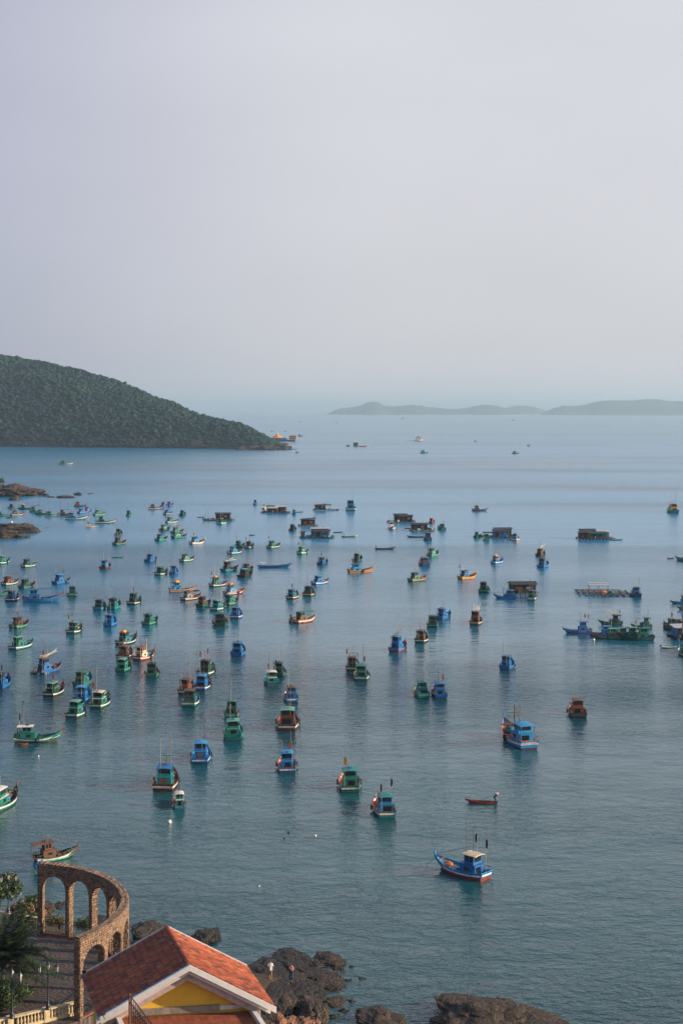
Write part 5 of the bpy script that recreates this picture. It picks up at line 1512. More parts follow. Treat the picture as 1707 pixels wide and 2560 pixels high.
# px, py, w, heading, colours (hull stripe inner cabin roof), label, flag, options, [L]
BOATS = [
 # nearest
 (1151, 2203, 162, 137, 'BWlBc', 'blue white and red boat nearest the camera', 'KK', 'noxR', None),
 (142, 2158, 116, 32, 'mWbww', 'green white boat with bare wooden cabin behind the arcade', '', 'B', None),
 (956, 2043, 70, 118, 'tWqBt', 'teal boat with blue cabin left of the red rowing boat', 'KK', 't', None),
 (873, 1980, 58, 92, 'gWqgt', 'green white boat under a tall yellow flag', 'Y', 'd', None),
 (447, 2023, 43, 100, 'tlqgW', 'small blue green boat with white roof and orange inside', '', '', None),
 (417, 1977, 56, 90, 'bWotB', 'brown boat with white transom behind the white roofed one', '', 'M', None),
 (10, 2030, 84, 38, 'gWbgW', 'green boat cut by the left edge under an orange flag', 'O', 'n', None),
 (504, 1908, 50, 92, 'BWlBl', 'bright blue boat alone left of centre', '', 'd', None),
 (717, 1932, 55, 94, 'BWqBl', 'deep blue boat with limp orange flag and ladder masts', 'O', 't', None),
 (720, 1826, 52, 90, 'bWobm', 'brown white boat with pale green roof in the middle column', '', 'd', None),
 (584, 1850, 57, 94, 'gtggm', 'larger green boat in front of its smaller green twin', '', 'dn', None),
 (579, 1796, 44, 94, 'gmgGg', 'smaller green boat behind the larger green one', '', 'd', None),
 (97, 1858, 125, 5, 'gWggW', 'long green boat seen side on under a black flag', 'K', 'p', None),
 (1291, 1871, 103, 103, 'lWqll', 'large blue cabin boat with open orange deck and tall mast', '', 'ML=dn', 11.5),
 (1440, 1794, 45, 88, 'btoow', 'small orange brown boat alone at right', '', 'x', None),
 (1269, 1675, 58, 40, 'BBlBB', 'blue boat ringed with tyres right of centre', '', 't', None),
 (726, 1755, 48, 98, 'BWoBw', 'blue boat with brown roof and two tall poles', '', 'n', None),
 (479, 1767, 43, 78, 'gWtGb', 'green boat with red brown boat close behind it', '', 'd', None),
 (470, 1737, 46, 82, 'bWoob', 'red brown boat squeezed behind a green boat', '', '', None),
 (510, 1726, 48, 45, 'BWbBl', 'blue white boat beside the green and red brown pair', '', 't', None),
 (519, 1690, 52, 38, 'gWmGb', 'mint decked green boat with two pale flags', 'PP', 'nt', None),
 (597, 1641, 40, 86, 'BBbBB', 'solid blue boat alone above centre left', '', 'd', None),
 (676, 1715, 50, 100, 'gBtgW', 'green boat with large orange and black flags', 'OK', '', None),
 (697, 1692, 36, 88, 'GgtGG', 'dark green boat half hidden behind the orange flagged one', '', '', None),
 (903, 1701, 41, 88, 'gWogg', 'green boat in front of the orange flagged dark boat', 'K', 't', None),
 (882, 1678, 42, 84, 'GWbGb', 'dark green boat with framework and orange flag', 'O', 'A', None),
 (1052, 1745, 46, 106, 'tmott', 'teal boat with forked poles beside a blue one', '', 'd', None),
 (1095, 1746, 44, 102, 'BBoBB', 'blue boat with orange flag beside the teal one', 'O', '', None),
 (998, 1630, 62, 57, 'BlrBl', 'large blue boat with cream wall and red bottom', '', 'HatdR', None),
 (1055, 1608, 48, 72, 'GWoww', 'green boat with rusty cabin beside the large blue one', '', 'n', None),
 (1080, 1569, 31, 66, 'GmgGG', 'small green boat just above the rusty cabin boat', '', '', None),
 (1110, 1550, 58, 18, 'BBlBB', 'blue boat with white cabin side and tyres along it', '', 'tdl', None),
 (1190, 1563, 48, 60, 'wcoow', 'rusty brown trawler with cluttered high cabin', '', 'Ha', None),
 # left middle
 (125, 1685, 72, 42, 'BBoBw', 'big blue trawler with red flag and a raft astern', 'R', 'Hna', None),
 (140, 1742, 53, 50, 'GWrGm', 'green white boat with red net forward and red flag', 'R', 'nx', None),
 (211, 1717, 47, 60, 'ggtgg', 'all green boat with two tall poles near left', '', 'd', None),
 (210, 1756, 40, 60, 'BltBl', 'blue boat hidden between three green ones', '', '', None),
 (196, 1795, 53, 62, 'gWtgm', 'green boat with white stripe and blue drums in front', '', 'dt', None),
 (255, 1771, 53, 57, 'gWmgc', 'green boat with beige roof right of the trio', 'R', '', None),
 (8, 1722, 40, 70, 'BBNBk', 'blue boat cut by the left edge with dark furled flag', 'K', '', None),
 (320, 1613, 60, 40, 'GWgtk', 'green boat with orange bundle on top and green deck', '', 'ydn', None),
 (364, 1652, 62, 25, 'rWbco', 'red and white boat with cross shaped mast', '', 'Mdn', None),
 (315, 1648, 42, 42, 'bWbwo', 'brown boat between the red white boat and a green one', '', 'a', None),
 (312, 1680, 41, 55, 'gmggm', 'plain green boat just below the brown one', '', '', None),
 (381, 1694, 39, 118, 'gggGk', 'green boat facing left with dark open cabin', '', '', None),
 (58, 1625, 64, 20, 'tWggm', 'green boat with yellow drum and long white side', '', 'd', None),
 (52, 1572, 48, 25, 'gmrbk', 'green hulled boat with red brown cabin and faded flag', 'P', '', None),
 (190, 1585, 41, 25, 'gWbGm', 'green white boat below a tall orange flag', 'O', '', None),
 (278, 1566, 32, 55, 'BllBB', 'bright blue little boat left of the green ones', '', '', None),
 (379, 1563, 45, 42, 'gmggg', 'green boat with flat green roof alone at left', '', 't', None),
 (339, 1512, 39, 50, 'GWgGG', 'dark green white boat with hanging orange flag', 'O', 't', None),
 (288, 1524, 36, 48, 'ttbgk', 'teal boat right of its teal neighbour', '', '', None),
 (252, 1526, 31, 60, 'tltGk', 'teal boat left of its teal neighbour with orange float', '', '', None),
 (108, 1506, 104, 6, 'BBbBB', 'long blue trawler side on with gallows frame', '', 'A', None),
 (34, 1504, 30, 62, 'NWNBk', 'small navy boat left of the long blue trawler', '', '', None),
 (0, 1491, 20, 40, 'gGggg', 'green bow poking in at the left edge', '', '', 6.5),
 (181, 1492, 35, 150, 'GmgGG', 'dark green boat facing left above the long trawler', '', '', None),
 (157, 1461, 50, 15, 'BBoBl', 'blue boat with upright blue post and brown net forward', '', 'Mn', None),
 (71, 1473, 43, 20, 'ggrGG', 'green boat just below the red and green one', '', '', None),
 (29, 1464, 46, 25, 'gWrok', 'red and green cluttered boat near the left edge', '', 'nA', None),
 (75, 1419, 41, 20, 'gWgGG', 'green white boat alone in the upper left', '', 'n', None),
 (10, 1411, 36, 18, 'gWggm', 'light green boat touching the left edge', '', '', None),
 (266, 1423, 29, 45, 'bbolk', 'small brown boat with blue uprights', '', '', None),
 (380, 1406, 35, 20, 'BBBBN', 'blue boat with dark wheelhouse in the upper left field', '', '', None),
 (406, 1439, 38, 30, 'gWrGg', 'green white boat with leaning red flag', 'R', '', None),
 (436, 1437, 23, 72, 'BBNBN', 'small blue boat stern on above the yellow boat', '', '', None),
 (470, 1405, 43, 20, 'gWbmk', 'green white boat with dark roof in the upper field', '', '', None),
 (298, 1339, 18, 30, 'GgGGk', 'tiny dark green boat above a cluttered green one', '', '', None),
 (301, 1363, 38, 15, 'GmrGk', 'cluttered dark green boat with a pole over the water', '', 'a', None),
 (406, 1353, 36, 10, 'gmbtN', 'green boat with blue grey cabin at the lower left of a group', '', '', None),
 (450, 1347, 45, 12, 'ggbmm', 'pale green boat at the front of the upper left group', '', '', None),
 (446, 1334, 38, 14, 'Ggwgw', 'green boat behind the pale green one', '', 'a', None),
 (414, 1328, 31, 30, 'GkgmG', 'dark hulled boat with mint cabin wall', '', 't', None),
 (432, 1308, 38, 12, 'mWbGk', 'white hulled green boat at the top of the upper left group', '', '', None),
 (495, 1361, 46, 16, 'cWblk', 'white boat with light blue cabin and high bow', 'P', '', None),
 (390, 1274, 39, 10, 'bWobk', 'brown white boat in the far upper left group', '', '', None),
 (412, 1268, 22, 20, 'BBoBo', 'far blue boat with a slanting orange spar', '', 'a', None),
 (426, 1266, 20, 30, 'BrrBr', 'far blue and red boat beside the slanting spar', '', '', None),
 (421, 1287, 26, 16, 'NWNBN', 'far navy white boat below the blue and red ones', '', '', None),
 (458, 1290, 19, 80, 'GGGGG', 'tiny dark green boat stern on in the far field', '', '', None),
 (323, 1290, 13, 85, 'gmgGk', 'tiny green boat with red flag alone far left', 'R', '', 6.0),
 (265, 1309, 62, 8, 'gWrGG', 'long green white boat side on with raised bow', '', 'L=', 9.5),
 (229, 1319, 32, 8, 'cWbcB', 'cream boat in front of the long green one', 'P', '', None),
 (251, 1289, 36, 14, 'mmgGm', 'pale green boat under a tall orange flag far left', 'O', '', None),
 (209, 1284, 30, 12, 'BlyBl', 'far blue boat with yellow bundle near the reef', '', '', None),
 (222, 1280, 15, 60, 'BBBBB', 'tiny blue boat stern on beside the yellow bundle', '', '', 6.0),
 (202, 1267, 34, 8, 'NBboo', 'navy boat with orange cabin nearest the reef', '', '', None),
 (192, 1300, 60, 5, 'tWrBe', 'blue cabin boat with teal hull at the end of the green row', '', 'd', None),
 (166, 1289, 44, 6, 'GGrbb', 'green boat with tall gallows beside the green barge', '', 'A', None),
 (132, 1292, 42, 4, 'gWGgb', 'broad green boat with long green cabin in the row', '', '', None),
 (108, 1287, 40, 4, 'GGggm', 'dark green boat second in the packed green row', 'P', '', None),
 (92, 1281, 36, 6, 'GgbgG', 'dark green boat first in the packed green row', '', 'a', None),
 (66, 1274, 36, 4, 'GGbGw', 'green brown boat with a yellow bundle by the point', '', 'y', None),
 (36, 1272, 34, 4, 'GWgkG', 'green white boat moored under the upper left point', 'P', '', None),
 (46, 1290, 40, 10, 'GWrGG', 'green boat with white bow edge beside the lower left spit', '', '', None),
 (8, 1291, 40, 8, 'gmgGm', 'pale green boat at the left edge between the points', '', '', None),
 # centre upper
 (457, 1481, 72, 14, 'yBolk', 'yellow hulled boat with blue cabin and yellow roof load', '', 'yn', None),
 (480, 1502, 59, 20, 'bWoek', 'brown white boat with slanted dark awning', '', 'c', None),
 (548, 1468, 54, 20, 'GWrgk', 'green boat with yellow cargo and a big blue crate', 'R', 'ydx', None),
 (588, 1488, 63, 20, 'rWolb', 'red white boat with light blue drum and orange nets', '', 'ydlno', None),
 (512, 1519, 44, 14, 'Ggbwk', 'low green boat with open brown cabin beside the outrigger boat', '', '', None),
 (580, 1514, 50, 16, 'gmrgt', 'green boat with a tangle of light booms', '', 'an', None),
 (549, 1527, 48, 20, 'tWmtm', 'teal mint boat in front of the boom tangle', '', 'd', None),
 (592, 1547, 34, 50, 'BWlBB', 'blue boat with white stripe below the boom tangle', '', '', None),
 (551, 1567, 37, 92, 'GGbkG', 'dark green boat stern on hung with tyres', '', 't', None),
 (577, 1430, 53, 28, 'tgbNk', 'dark teal boat with high wheelhouse and blue box', '', 'Ha', None),
 (620, 1429, 36, 60, 'GkoGo', 'squat dark boat with orange cabin corners and tyres', '', 'tw', None),
 (615, 1445, 42, 10, 'kkbkl', 'low black boat heaped with brown nets', '', 'nw', None),
 (590, 1386, 46, 16, 'tWblt', 'teal white boat in the group right of the upper field', '', '', None),
 (601, 1370, 32, 20, 'Ggggt', 'green boat peeping over the teal white one', '', '', None),
 (625, 1371, 30, 42, 'GWGkk', 'dark boat with shaded cabin and a black pennant', 'K', '', None),
 (686, 1371, 42, 15, 'gWbgg', 'green white boat alone with a faded pink flag', 'P', '', None),
 (759, 1386, 38, 14, 'mWbmm', 'pale mint boat with red flag and black post', 'R', '', None),
 (733, 1498, 40, 20, 'bWotB', 'small brown boat with bright blue awning roof', 'K', '', None),
 (773, 1491, 36, 45, 'GcrGk', 'green boat with yellow line beside the blue awning boat', '', '', None),
 (803, 1462, 55, 36, 'lWoBl', 'blue white boat with orange heaps and blue roof load', '', 'nox', None),
 (808, 1413, 36, 40, 'NBbBk', 'dark blue cluttered boat behind the blue white one', 'P', 'd', None),
 (763, 1559, 70, 10, 'qWcwg', 'orange and white boat with green cloth canopy', '', 'cd', None),
 (903, 1433, 73, 15, 'yoolN', 'yellow brown boat with light blue cabin and nets', '', 'nx', None),
 (895, 1404, 34, 30, 'GgGGg', 'green boat right behind the yellow brown one', '', '', None),
 (1045, 1455, 60, 20, 'gyogk', 'green and yellow boat with orange figure on the foredeck', '', 'xno', None),
 (1058, 1416, 34, 100, 'BBrNe', 'blue boat with layered cabin above the green yellow one', '', '', None),
 (1083, 1392, 44, 20, 'mgtmG', 'mint green boat right of the layered blue one', '', 'd', None),
 (1170, 1449, 61, 15, 'yyoBk', 'yellow boat with blue cabin and a black flag', 'K', 'n', None),
 (1210, 1482, 39, 45, 'GmgGk', 'green boat left of the dark tarpaulin raft', '', '', None),
 (1261, 1498, 58, 172, 'lBlBl', 'light blue boat pointing left beside the tarpaulin raft', '', 'M', None),
 (1328, 1501, 34, 50, 'mWbgG', 'green white boat at the right end of the tarpaulin raft', '', '', None),
 (1244, 1410, 45, 30, 'lWoBy', 'blue boat with orange bundle over the wheelhouse', '', 'y', None),
 (1352, 1391, 38, 30, 'bbowk', 'brown boat with bushy masts behind a blue one', '', 'a', None),
 (1359, 1419, 45, 22, 'BlrBk', 'blue boat with red deck in front of the brown one', '', 'x', None),
 (1199, 1278, 41, 4, 'NBbob', 'brown cabin boat under way leaving a thin wake', '', '', None),
 (1679, 1283, 27, 88, 'tttyG', 'teal boat with yellow cabin front and tall masts far right', '', 'A', None),
 (877, 1277, 30, 88, 'tWtBt', 'teal white boat with very tall poles beside a far raft', '', 'H', None),
 (638, 1263, 18, 272, 'BBBBB', 'tiny blue boat bow on beside the far left raft', '', '', 6.5),
 (557, 1311, 28, 14, 'mWbGm', 'mint white boat in front of the brown goods raft', '', '', None),
 (660, 1273, 18, 280, 'cWccW', 'white boat tied to the left of the three roofed raft', '', '', 6.0),
 (735, 1286, 16, 90, 'ttttg', 'tiny teal boat at the right of the three roofed raft', '', '', 6.0),
 (733, 1328, 24, 60, 'Gkkkk', 'dark little boat left of the blue walled raft', '', '', None),
 (979, 1324, 20, 275, 'WWoWW', 'white boat bow on in front of the dark raft houses', '', '', None),
 (1080, 1309, 18, 70, 'bror' + 'r', 'tiny red brown boat behind the right raft house', '', '', 6.0),
 (1102, 1326, 26, 160, 'tGtGt', 'teal boat tied at the right end of the raft house', '', '', None),
 (1068, 1352, 22, 92, 'NBkNk', 'dark blue boat stern on below the raft house', '', '', None),
 (1195, 1345, 16, 60, 'gGggg', 'tiny green boat left below the twin raft houses', '', '', 6.0),
 (1215, 1352, 19, 70, 'mmggg', 'small mint boat just right of the tiny green one', '', '', None),
 (1289, 1352, 31, 14, 'yWolb', 'yellow white boat with blue cabin by the twin raft houses', '', '', None),
 (1587, 1493, 26, 12, 'NBNBN', 'dark blue boat tied to the fish pen frame', '', '', None),
 # right cluster, bows to the left
 (1525, 1563, 60, 178, 'GggGk', 'dark green boat at the back of the right cluster', 'P', 'a', None),
 (1602, 1571, 54, 184, 'ggggG', 'tall green boat at the back right of the cluster', '', 'H', None),
 (1442, 1584, 74, 184, 'BrlBB', 'blue boat with orange lines at the left of the cluster', 'RR', 'n', None),
 (1500, 1591, 70, 184, 'BtlBl', 'blue teal boat second from left in the cluster', '', '', None),
 (1515, 1598, 74, 184, 'gmrgm', 'green boat third from left in the cluster', '', '', None),
 (1542, 1597, 70, 184, 'BBlgm', 'small blue bow between two green ones in the cluster', '', '', None),
 (1562, 1599, 78, 184, 'mgogm', 'mint green boat fourth from left in the cluster', 'P', '', None),
 (1588, 1602, 92, 181, 'GNkgg', 'dark rimmed green boat at the front of the cluster', '', '', None),
 # right edge
 (1706, 1405, 44, 160, 'tgGtm', 'teal boat cut by the upper right edge', '', '', None),
 (1697, 1510, 46, 178, 'tltBw', 'bright teal boat at the right edge with brown bundle', '', 'n', None),
 (1712, 1525, 34, 175, 'gcrgm', 'green boat with red line at the right edge', '', '', None),
 (1672, 1577, 36, 98, 'GNoGk', 'dark green boat with brown nets and tall poles at right', 'R', 'n', None),
 (1712, 1643, 34, 120, 'gWtgm', 'green white boat at the right edge below the dinghy', '', '', None),
 (166, 1162, 38, 3, 'mWogg', 'green white boat under way below the headland', '', '', None),
]
for b in BOATS:
    boat(*b[:4], b[4], b[5], b[6], b[7].replace('L=', 'L=') if b[7] else '', b[8])

# ------------------------------------------------------------------ open boats, dinghies and their rowers
GD = 'open boats and dinghies'
def open_boat(px, py, w, hd, cols, label, L=None, ratio=.2, engine=False, name='rowing_boat', cat='rowing boat'):
    hk, ik = cols; th = R(hd); D0 = FPX * EYE / (py - HORIZ)
    if L is None: L = w * D0 / FPX / (abs(math.cos(th)) + ratio * abs(math.sin(th)))
    Bm = L * ratio; D = D0 + .45 * (L * abs(math.sin(th)) + Bm * abs(math.cos(th)))
    k = L / 6
    t = thing(name, label, cat, ((px - 853.5) * D / FPX, D, 0), th, GD)
    h = Hull(L, Bm, .34 * k, .80 * k, .46 * k, .5)
    link('hull', h.mesh([PM[hk], PM[hk], PM[hk], PM[ik], PM[ik]]), t)
    m = MB(); T = [.01, .15, .3, .5, .7, .85, .95]; v = []
    for q in T: v += [(h.x(q), h.hb(q) * .92, .12 * k), (h.x(q), -h.hb(q) * .92, .12 * k)]
    m.add(v, [(2 * i, 2 * i + 1, 2 * i + 3, 2 * i + 2) for i in range(len(T) - 1)]); m.build('floor_boards', PM[ik], t)
    for q in (.2, .45, .68):
        m = MB(); m.box((h.x(q), 0, h.sh(q) * .75), (.2 * k, h.hb(q) * 1.85, .05)); m.build('thwart', PM[ik], t)
    if engine:
        m = MB(); m.box((h.x(0) - .1, 0, h.sh(0) + .28), (.3, .26, .36), taper=.8); m.tube([(h.x(0) - .12, 0, h.sh(0) + .1), (h.x(0) - .14, 0, -.3)], .05, 5); m.build('outboard_engine', PM['k'], t)
    return t, h, Matrix.Translation(t.location) @ Matrix.Rotation(th, 4, 'Z'), k
t, h, Mr, k = open_boat(1203, 2012, 83, 171, 'ro', 'red rowing boat with one rower in the right foreground')
oar = MB(); oar.tube([(0, 0, 0), (1.5, 0, 0)], .022, 5); oar.box((1.68, 0, 0), (.45, .13, .02))
rp = Mr @ Vector((h.x(.10), 0, .14 * k))
person('rower in a blue shirt and pale conical hat leaning over the red rowing boat', rp, R(171 + 90), (0.02, 0.06, 0.22), (0.02, 0.025, 0.04), hat=(0.55, 0.36, 0.30),
       pose=dict(pel=(0, 0, .80), waist=(.05, .08, .96), chest=(.12, .2, 1.1), neck=(.17, .28, 1.2), head=(.2, .33, 1.27), crown=(.22, .36, 1.35), shl=(-.04, .2, 1.15), shr=(.26, .24, 1.12),
                 ell=(-.18, .38, .98), wrl=(-.24, .56, .98), hal=(-.25, .62, .98), elr=(.42, .36, .9), wrr=(.55, .4, .68), har=(.58, .42, .62), hil=(-.1, 0, .76), knl=(-.14, .18, .40), anl=(-.14, .02, .06), tol=(-.15, .15, .03), hir=(.08, 0, .76), knr=(.14, .14, .40), anr=(.14, .0, .06), tor=(.15, .13, .03)))
o = oar.build('oar', PM['w']); o.location = Mr @ Vector((h.x(.14), -.1, 1.05)); o.rotation_euler = (0, R(24), R(171 - 20)); tag(o, 'wooden oar held across the red rowing boat', 'oar')
t, h, Mr, k = open_boat(963, 1374, 53, 4, 'kb', 'black longboat rowed by a standing person', ratio=.15)
person('standing rower at the stern of the black longboat', Mr @ Vector((h.x(.06), 0, .12 * k)), R(-86), (0.03, 0.03, 0.04), (0.02, 0.02, 0.025))
t, h, Mr, k = open_boat(873, 1343, 41, 5, 'Gc', 'grey green longboat with a standing person beside the blue raft', ratio=.16)
person('person standing in the grey green longboat', Mr @ Vector((h.x(.16), 0, .12 * k)), R(-86), (0.02, 0.04, 0.10), (0.02, 0.02, 0.03))
t, h, Mr, k = open_boat(687, 1420, 88, 5, 'BB', 'long blue open boat hung with dark fenders', ratio=.16, name='longboat', cat='boat')
m = MB()
for q in (.1, .24):
    for s in (-1, 1):
        m = MB(); m.tube([(h.x(q), s * h.hb(q) * .8, .2), (h.x(q), s * h.hb(q) * .8, 1.5)], .05, 5); m.build('shelter_post', PM['w'], t)
m = MB(); m.box((h.x(.17), 0, 1.54), (2.0, 1.1, .07)); m.build('shelter_roof', PM['W'], t)
m = MB()
for i in range(12):
    for s in (-1, 1):
        q = .2 + .065 * i; m.torus((h.x(q), s * (h.hb(q) + .08), h.sh(q) * .62), .2, .08, 8, 5)
m.build('fender_row', PM['N'], t)['kind'] = 'stuff'
open_boat(296, 1395, 29, 8, 'gb', 'small green dinghy with a blue engine alone in the upper left', engine=True, name='dinghy', cat='dinghy')
open_boat(502, 1294, 12, 20, 'kk', 'black dinghy left of the brown goods raft', L=3.5, name='dinghy', cat='dinghy')
open_boat(748, 1281, 14, 10, 'kb', 'black dinghy at the right of the three roofed raft', L=4, name='dinghy', cat='dinghy')
open_boat(845, 1332, 26, 12, 'kG', 'dark dinghy tied to the right of the blue walled raft', name='dinghy', cat='dinghy')
open_boat(1020, 1322, 22, 170, 'kb', 'dark dinghy between the two dark raft houses', name='dinghy', cat='dinghy')
open_boat(1037, 1344, 42, 178, 'kw', 'long dark skiff below the dark raft houses', ratio=.18, name='skiff', cat='boat')
open_boat(1541, 1351, 30, 4, 'gG', 'green dinghy at the right of the four roofed raft', name='dinghy', cat='dinghy')
open_boat(631, 1339, 8, 30, 'kk', 'tiny dark dinghy alone in the open middle', L=2.6, ratio=.4, name='dinghy', cat='dinghy')
open_boat(1676, 1397, 20, 10, 'kb', 'black dinghy left of the teal boat at the right edge', name='dinghy', cat='dinghy')
t, h, Mr, k = open_boat(1670, 1621, 38, 4, 'Nc', 'dark dinghy with an upright engine at the right edge', ratio=.26, engine=True, name='dinghy', cat='dinghy')
open_boat(1682, 1594, 40, 150, 'kk', 'black dinghy with tyres under the grey roofed raft', ratio=.3, name='dinghy', cat='dinghy')
open_boat(58, 1864, 28, 4, 'oo', 'orange dinghy alongside the long green boat at left', ratio=.3, name='dinghy', cat='dinghy')
o = link('drum', barrel_me['B']); p = P(87, 2168, .55); o.location = p; o.rotation_euler = (0, R(70), R(30)); o.scale = (1.25,) * 3; tag(o, 'big blue drum hung at the stern of the wooden cabin boat', 'drum')
# ------------------------------------------------------------------ floating houses and rafts
GRF = 'floating houses and fish rafts'
tarp = paint('grey_tarp', (0.22, 0.22, 0.23), wear=0.2, rough=0.6)
pale_roof = paint('pale_sheet_roof', (0.42, 0.44, 0.46), wear=0.3, rough=0.5)
dark_wall = paint('dark_boards', (0.009, 0.012, 0.018), wear=0.2, rough=0.8)
dark_roof = paint('dark_sheet_roof', (0.026, 0.030, 0.038), wear=0.2, rough=0.7)
RW = dict(k=dark_wall, K=dark_roof, e=tarp, p=pale_roof, **{q: PM[q] for q in 'BGgbwtWro'})
def raft(px, py, w, depth, label, houses, floats='B', goods='', name='floating_house', cat='raft house', deckz=.45):
    """houses: (x from -1..1, y from -1..1, width m, depth m, height m, wall key, roof key, kind)"""
    D0 = FPX * EYE / (py - HORIZ); W_ = w * D0 / FPX; D = D0 + depth / 2
    rd = random.Random(px * 3 + py)
    t = thing(name, label, cat, ((px - 853.5) * D / FPX, D, 0), R(rd.uniform(-6, 6)), GRF)
    m = MB(); n = max(6, int(W_ / .55))
    for i in range(n):
        m.box((-W_ / 2 + W_ * (i + .5) / n, rd.uniform(-.15, .15), deckz), (W_ / n - .06, depth, .09))
    m.build('deck_planks', PM['b'], t)['kind'] = 'stuff'
    m = MB()
    for i in range(max(3, int(W_ / 1.3))):
        x = -W_ / 2 + .4 + i * 1.3
        for y in (-depth / 2 + .3, depth / 2 - .3): m.lathe([(.30, -.55), (.31, 0), (.28, .05)], (x, y, .32), 7)
    m.build('floats', PM[floats], t)['kind'] = 'stuff'
    for hx, hy, hw, hd_, hh, wk, rk, kind in houses:
        x, y = hx * W_ / 2, hy * depth / 2; z0 = deckz + .05
        if kind != 'open':
            m = MB(); m.box((x, y + .1, z0 + hh / 2), (hw, hd_ - .2, hh)); wl_ = m.build('wall', RW[wk], t)
            m = MB(); m.box((x - hw * .2, y - hd_ / 2 + .1, z0 + hh * .42), (hw * .24, .05, hh * .82)); m.build('doorway', RW['k'] if wk != 'k' else PM['b'], wl_)
            m = MB(); m.box((x + hw * .2, y - hd_ / 2 + .1, z0 + hh * .58), (hw * .2, .05, hh * .3)); m.build('window', glass_m if wk != 'k' else PM['e'], wl_)
        for sx in (-1, 1):
            for sy in (-1, 1):
                m = MB(); m.tube([(x + sx * (hw / 2 + .05), y + sy * (hd_ / 2 + .25), z0), (x + sx * (hw / 2 + .05), y + sy * (hd_ / 2 + .25), z0 + hh + .1)], .06, 5); m.build('post', PM['w'], t)
        m = MB(); rw, rdp = hw / 2 + .45, hd_ / 2 + .5; zt = z0 + hh
        rise = {'gable': .5, 'shed': .55, 'flat': .12, 'open': .3}[kind]
        if kind in ('gable', 'open'):
            v = [(x - rw, y - rdp, zt), (x + rw, y - rdp, zt), (x + rw, y, zt + rise * 1.3), (x - rw, y, zt + rise * 1.3), (x + rw, y + rdp, zt), (x - rw, y + rdp, zt)]
            m.add(v + [(a, b, c - .06) for a, b, c in v], [(0, 1, 2, 3), (3, 2, 4, 5), (6, 9, 8, 7), (9, 11, 10, 8), (0, 6, 7, 1), (4, 10, 11, 5), (0, 3, 9, 6), (3, 5, 11, 9), (1, 7, 8, 2), (2, 8, 10, 4)])
        else:
            v = [(x - rw, y - rdp, zt + (0 if kind == 'flat' else .1)), (x + rw, y - rdp, zt + rise), (x + rw, y + rdp, zt + rise + .3), (x - rw, y + rdp, zt + .3)]
            m.add(v + [(a, b, c - .07) for a, b, c in v], [(0, 1, 2, 3), (7, 6, 5, 4), (0, 4, 5, 1), (1, 5, 6, 2), (2, 6, 7, 3), (3, 7, 4, 0)])
        recalc(m.build('roof', RW[rk], t).data)
    for q in range(7 if w > 40 else 3):
        m = MB(); kk = rd.choice('kbBGwekt'); sz = rd.uniform(.3, 1.0)
        m.box((rd.uniform(-.48, .48) * W_, rd.uniform(-.5, .2) * depth, deckz + .05 + sz * .4), (sz * rd.uniform(.6, 1.6), sz, sz * .8), rd.uniform(0, 3)); m.build(rd.choice(['storage_bin', 'water_tank', 'tarp_bundle']), PM[kk], t)
    for q in range(2 if w > 40 else 0):
        x = rd.uniform(-.48, .48) * W_; m = MB(); m.tube([(x, -depth * .4, deckz), (x + rd.uniform(-.3, .3), -depth * .4, deckz + rd.uniform(2.5, 5))], .07, 5); m.build('pole', PM['w'], t)
    xs_ = sorted(rd.uniform(-.44, .44) for _ in goods)
    for i, g in enumerate(goods):
        x = xs_[i] * W_; y = rd.uniform(-.48, -.30) * depth
        wx = thing
        if g in 'Bl':
            o = link('drum', barrel_me[g]); nm = ('blue ' if g == 'B' else 'light blue ') + 'drum'
        else:
            o = link('crate', crate_me[g]); nm = {'o': 'orange', 'y': 'yellow', 'W': 'white'}[g] + ' crate'; o.scale = (1.5, 1.5, 1.6)
        o.location = Matrix.Translation(t.location) @ Matrix.Rotation(t.rotation_euler.z, 4, 'Z') @ Vector((x, y, deckz + .05))
        nm_ = nm if goods.count(g) == 1 else ('left ' if goods.index(g) == i else 'right ') + nm
        tag(o, fit(nm_ + ' on the ' + label), nm.split()[-1], 'goods on the rafts')
    return t
raft(690, 1283, 74, 7, 'far raft with three roofed huts left of centre', [(-.42, .5, 3.0, 2.6, 2.3, 'k', 'K', 'gable'), (.35, .4, 4.6, 3, 2.4, 'b', 'p', 'gable'), (-.2, -.45, 4.6, 2.4, 1.9, 'b', 'p', 'gable')], goods='oBl')
raft(548, 1302, 78, 6, 'brown goods raft with dark roofed shed in the upper middle', [(.25, .2, 6.4, 3, 2.4, 'k', 'K', 'gable')], goods='oyB')
raft(815, 1277, 66, 5, 'far raft with one slanted dark hut and long open deck', [(-.45, .1, 5.2, 3, 2.0, 'k', 'K', 'shed'), (.15, .2, 2.6, 2.4, 2.2, 'k', 'K', 'open')], floats='l')
raft(770, 1317, 50, 6, 'raft with dark open shed and orange goods', [(0, .2, 6.0, 3, 2.3, 'k', 'K', 'shed')], goods='oo')
raft(793, 1346, 86, 7, 'blue walled raft house on a green float in the upper middle', [(.25, -.1, 6.2, 3.2, 2.1, 'B', 'K', 'gable'), (.12, .7, 6.6, 2.4, 2.9, 'k', 'p', 'flat'), (-.85, 0, 1.2, 1.4, 1.6, 'k', 'K', 'flat')], floats='g', goods='oBy')
raft(1003, 1307, 72, 7, 'dark two roofed raft house right of centre', [(-.05, .6, 5.4, 2.8, 2.6, 'k', 'K', 'gable'), (.30, -.2, 5.6, 3.2, 2.3, 'k', 'K', 'gable')], goods='oB')
raft(1054, 1328, 64, 6, 'dark raft house with pale door and long green float', [(-.2, .1, 6.6, 3, 2.1, 'k', 'K', 'gable')], floats='G', goods='Wo')
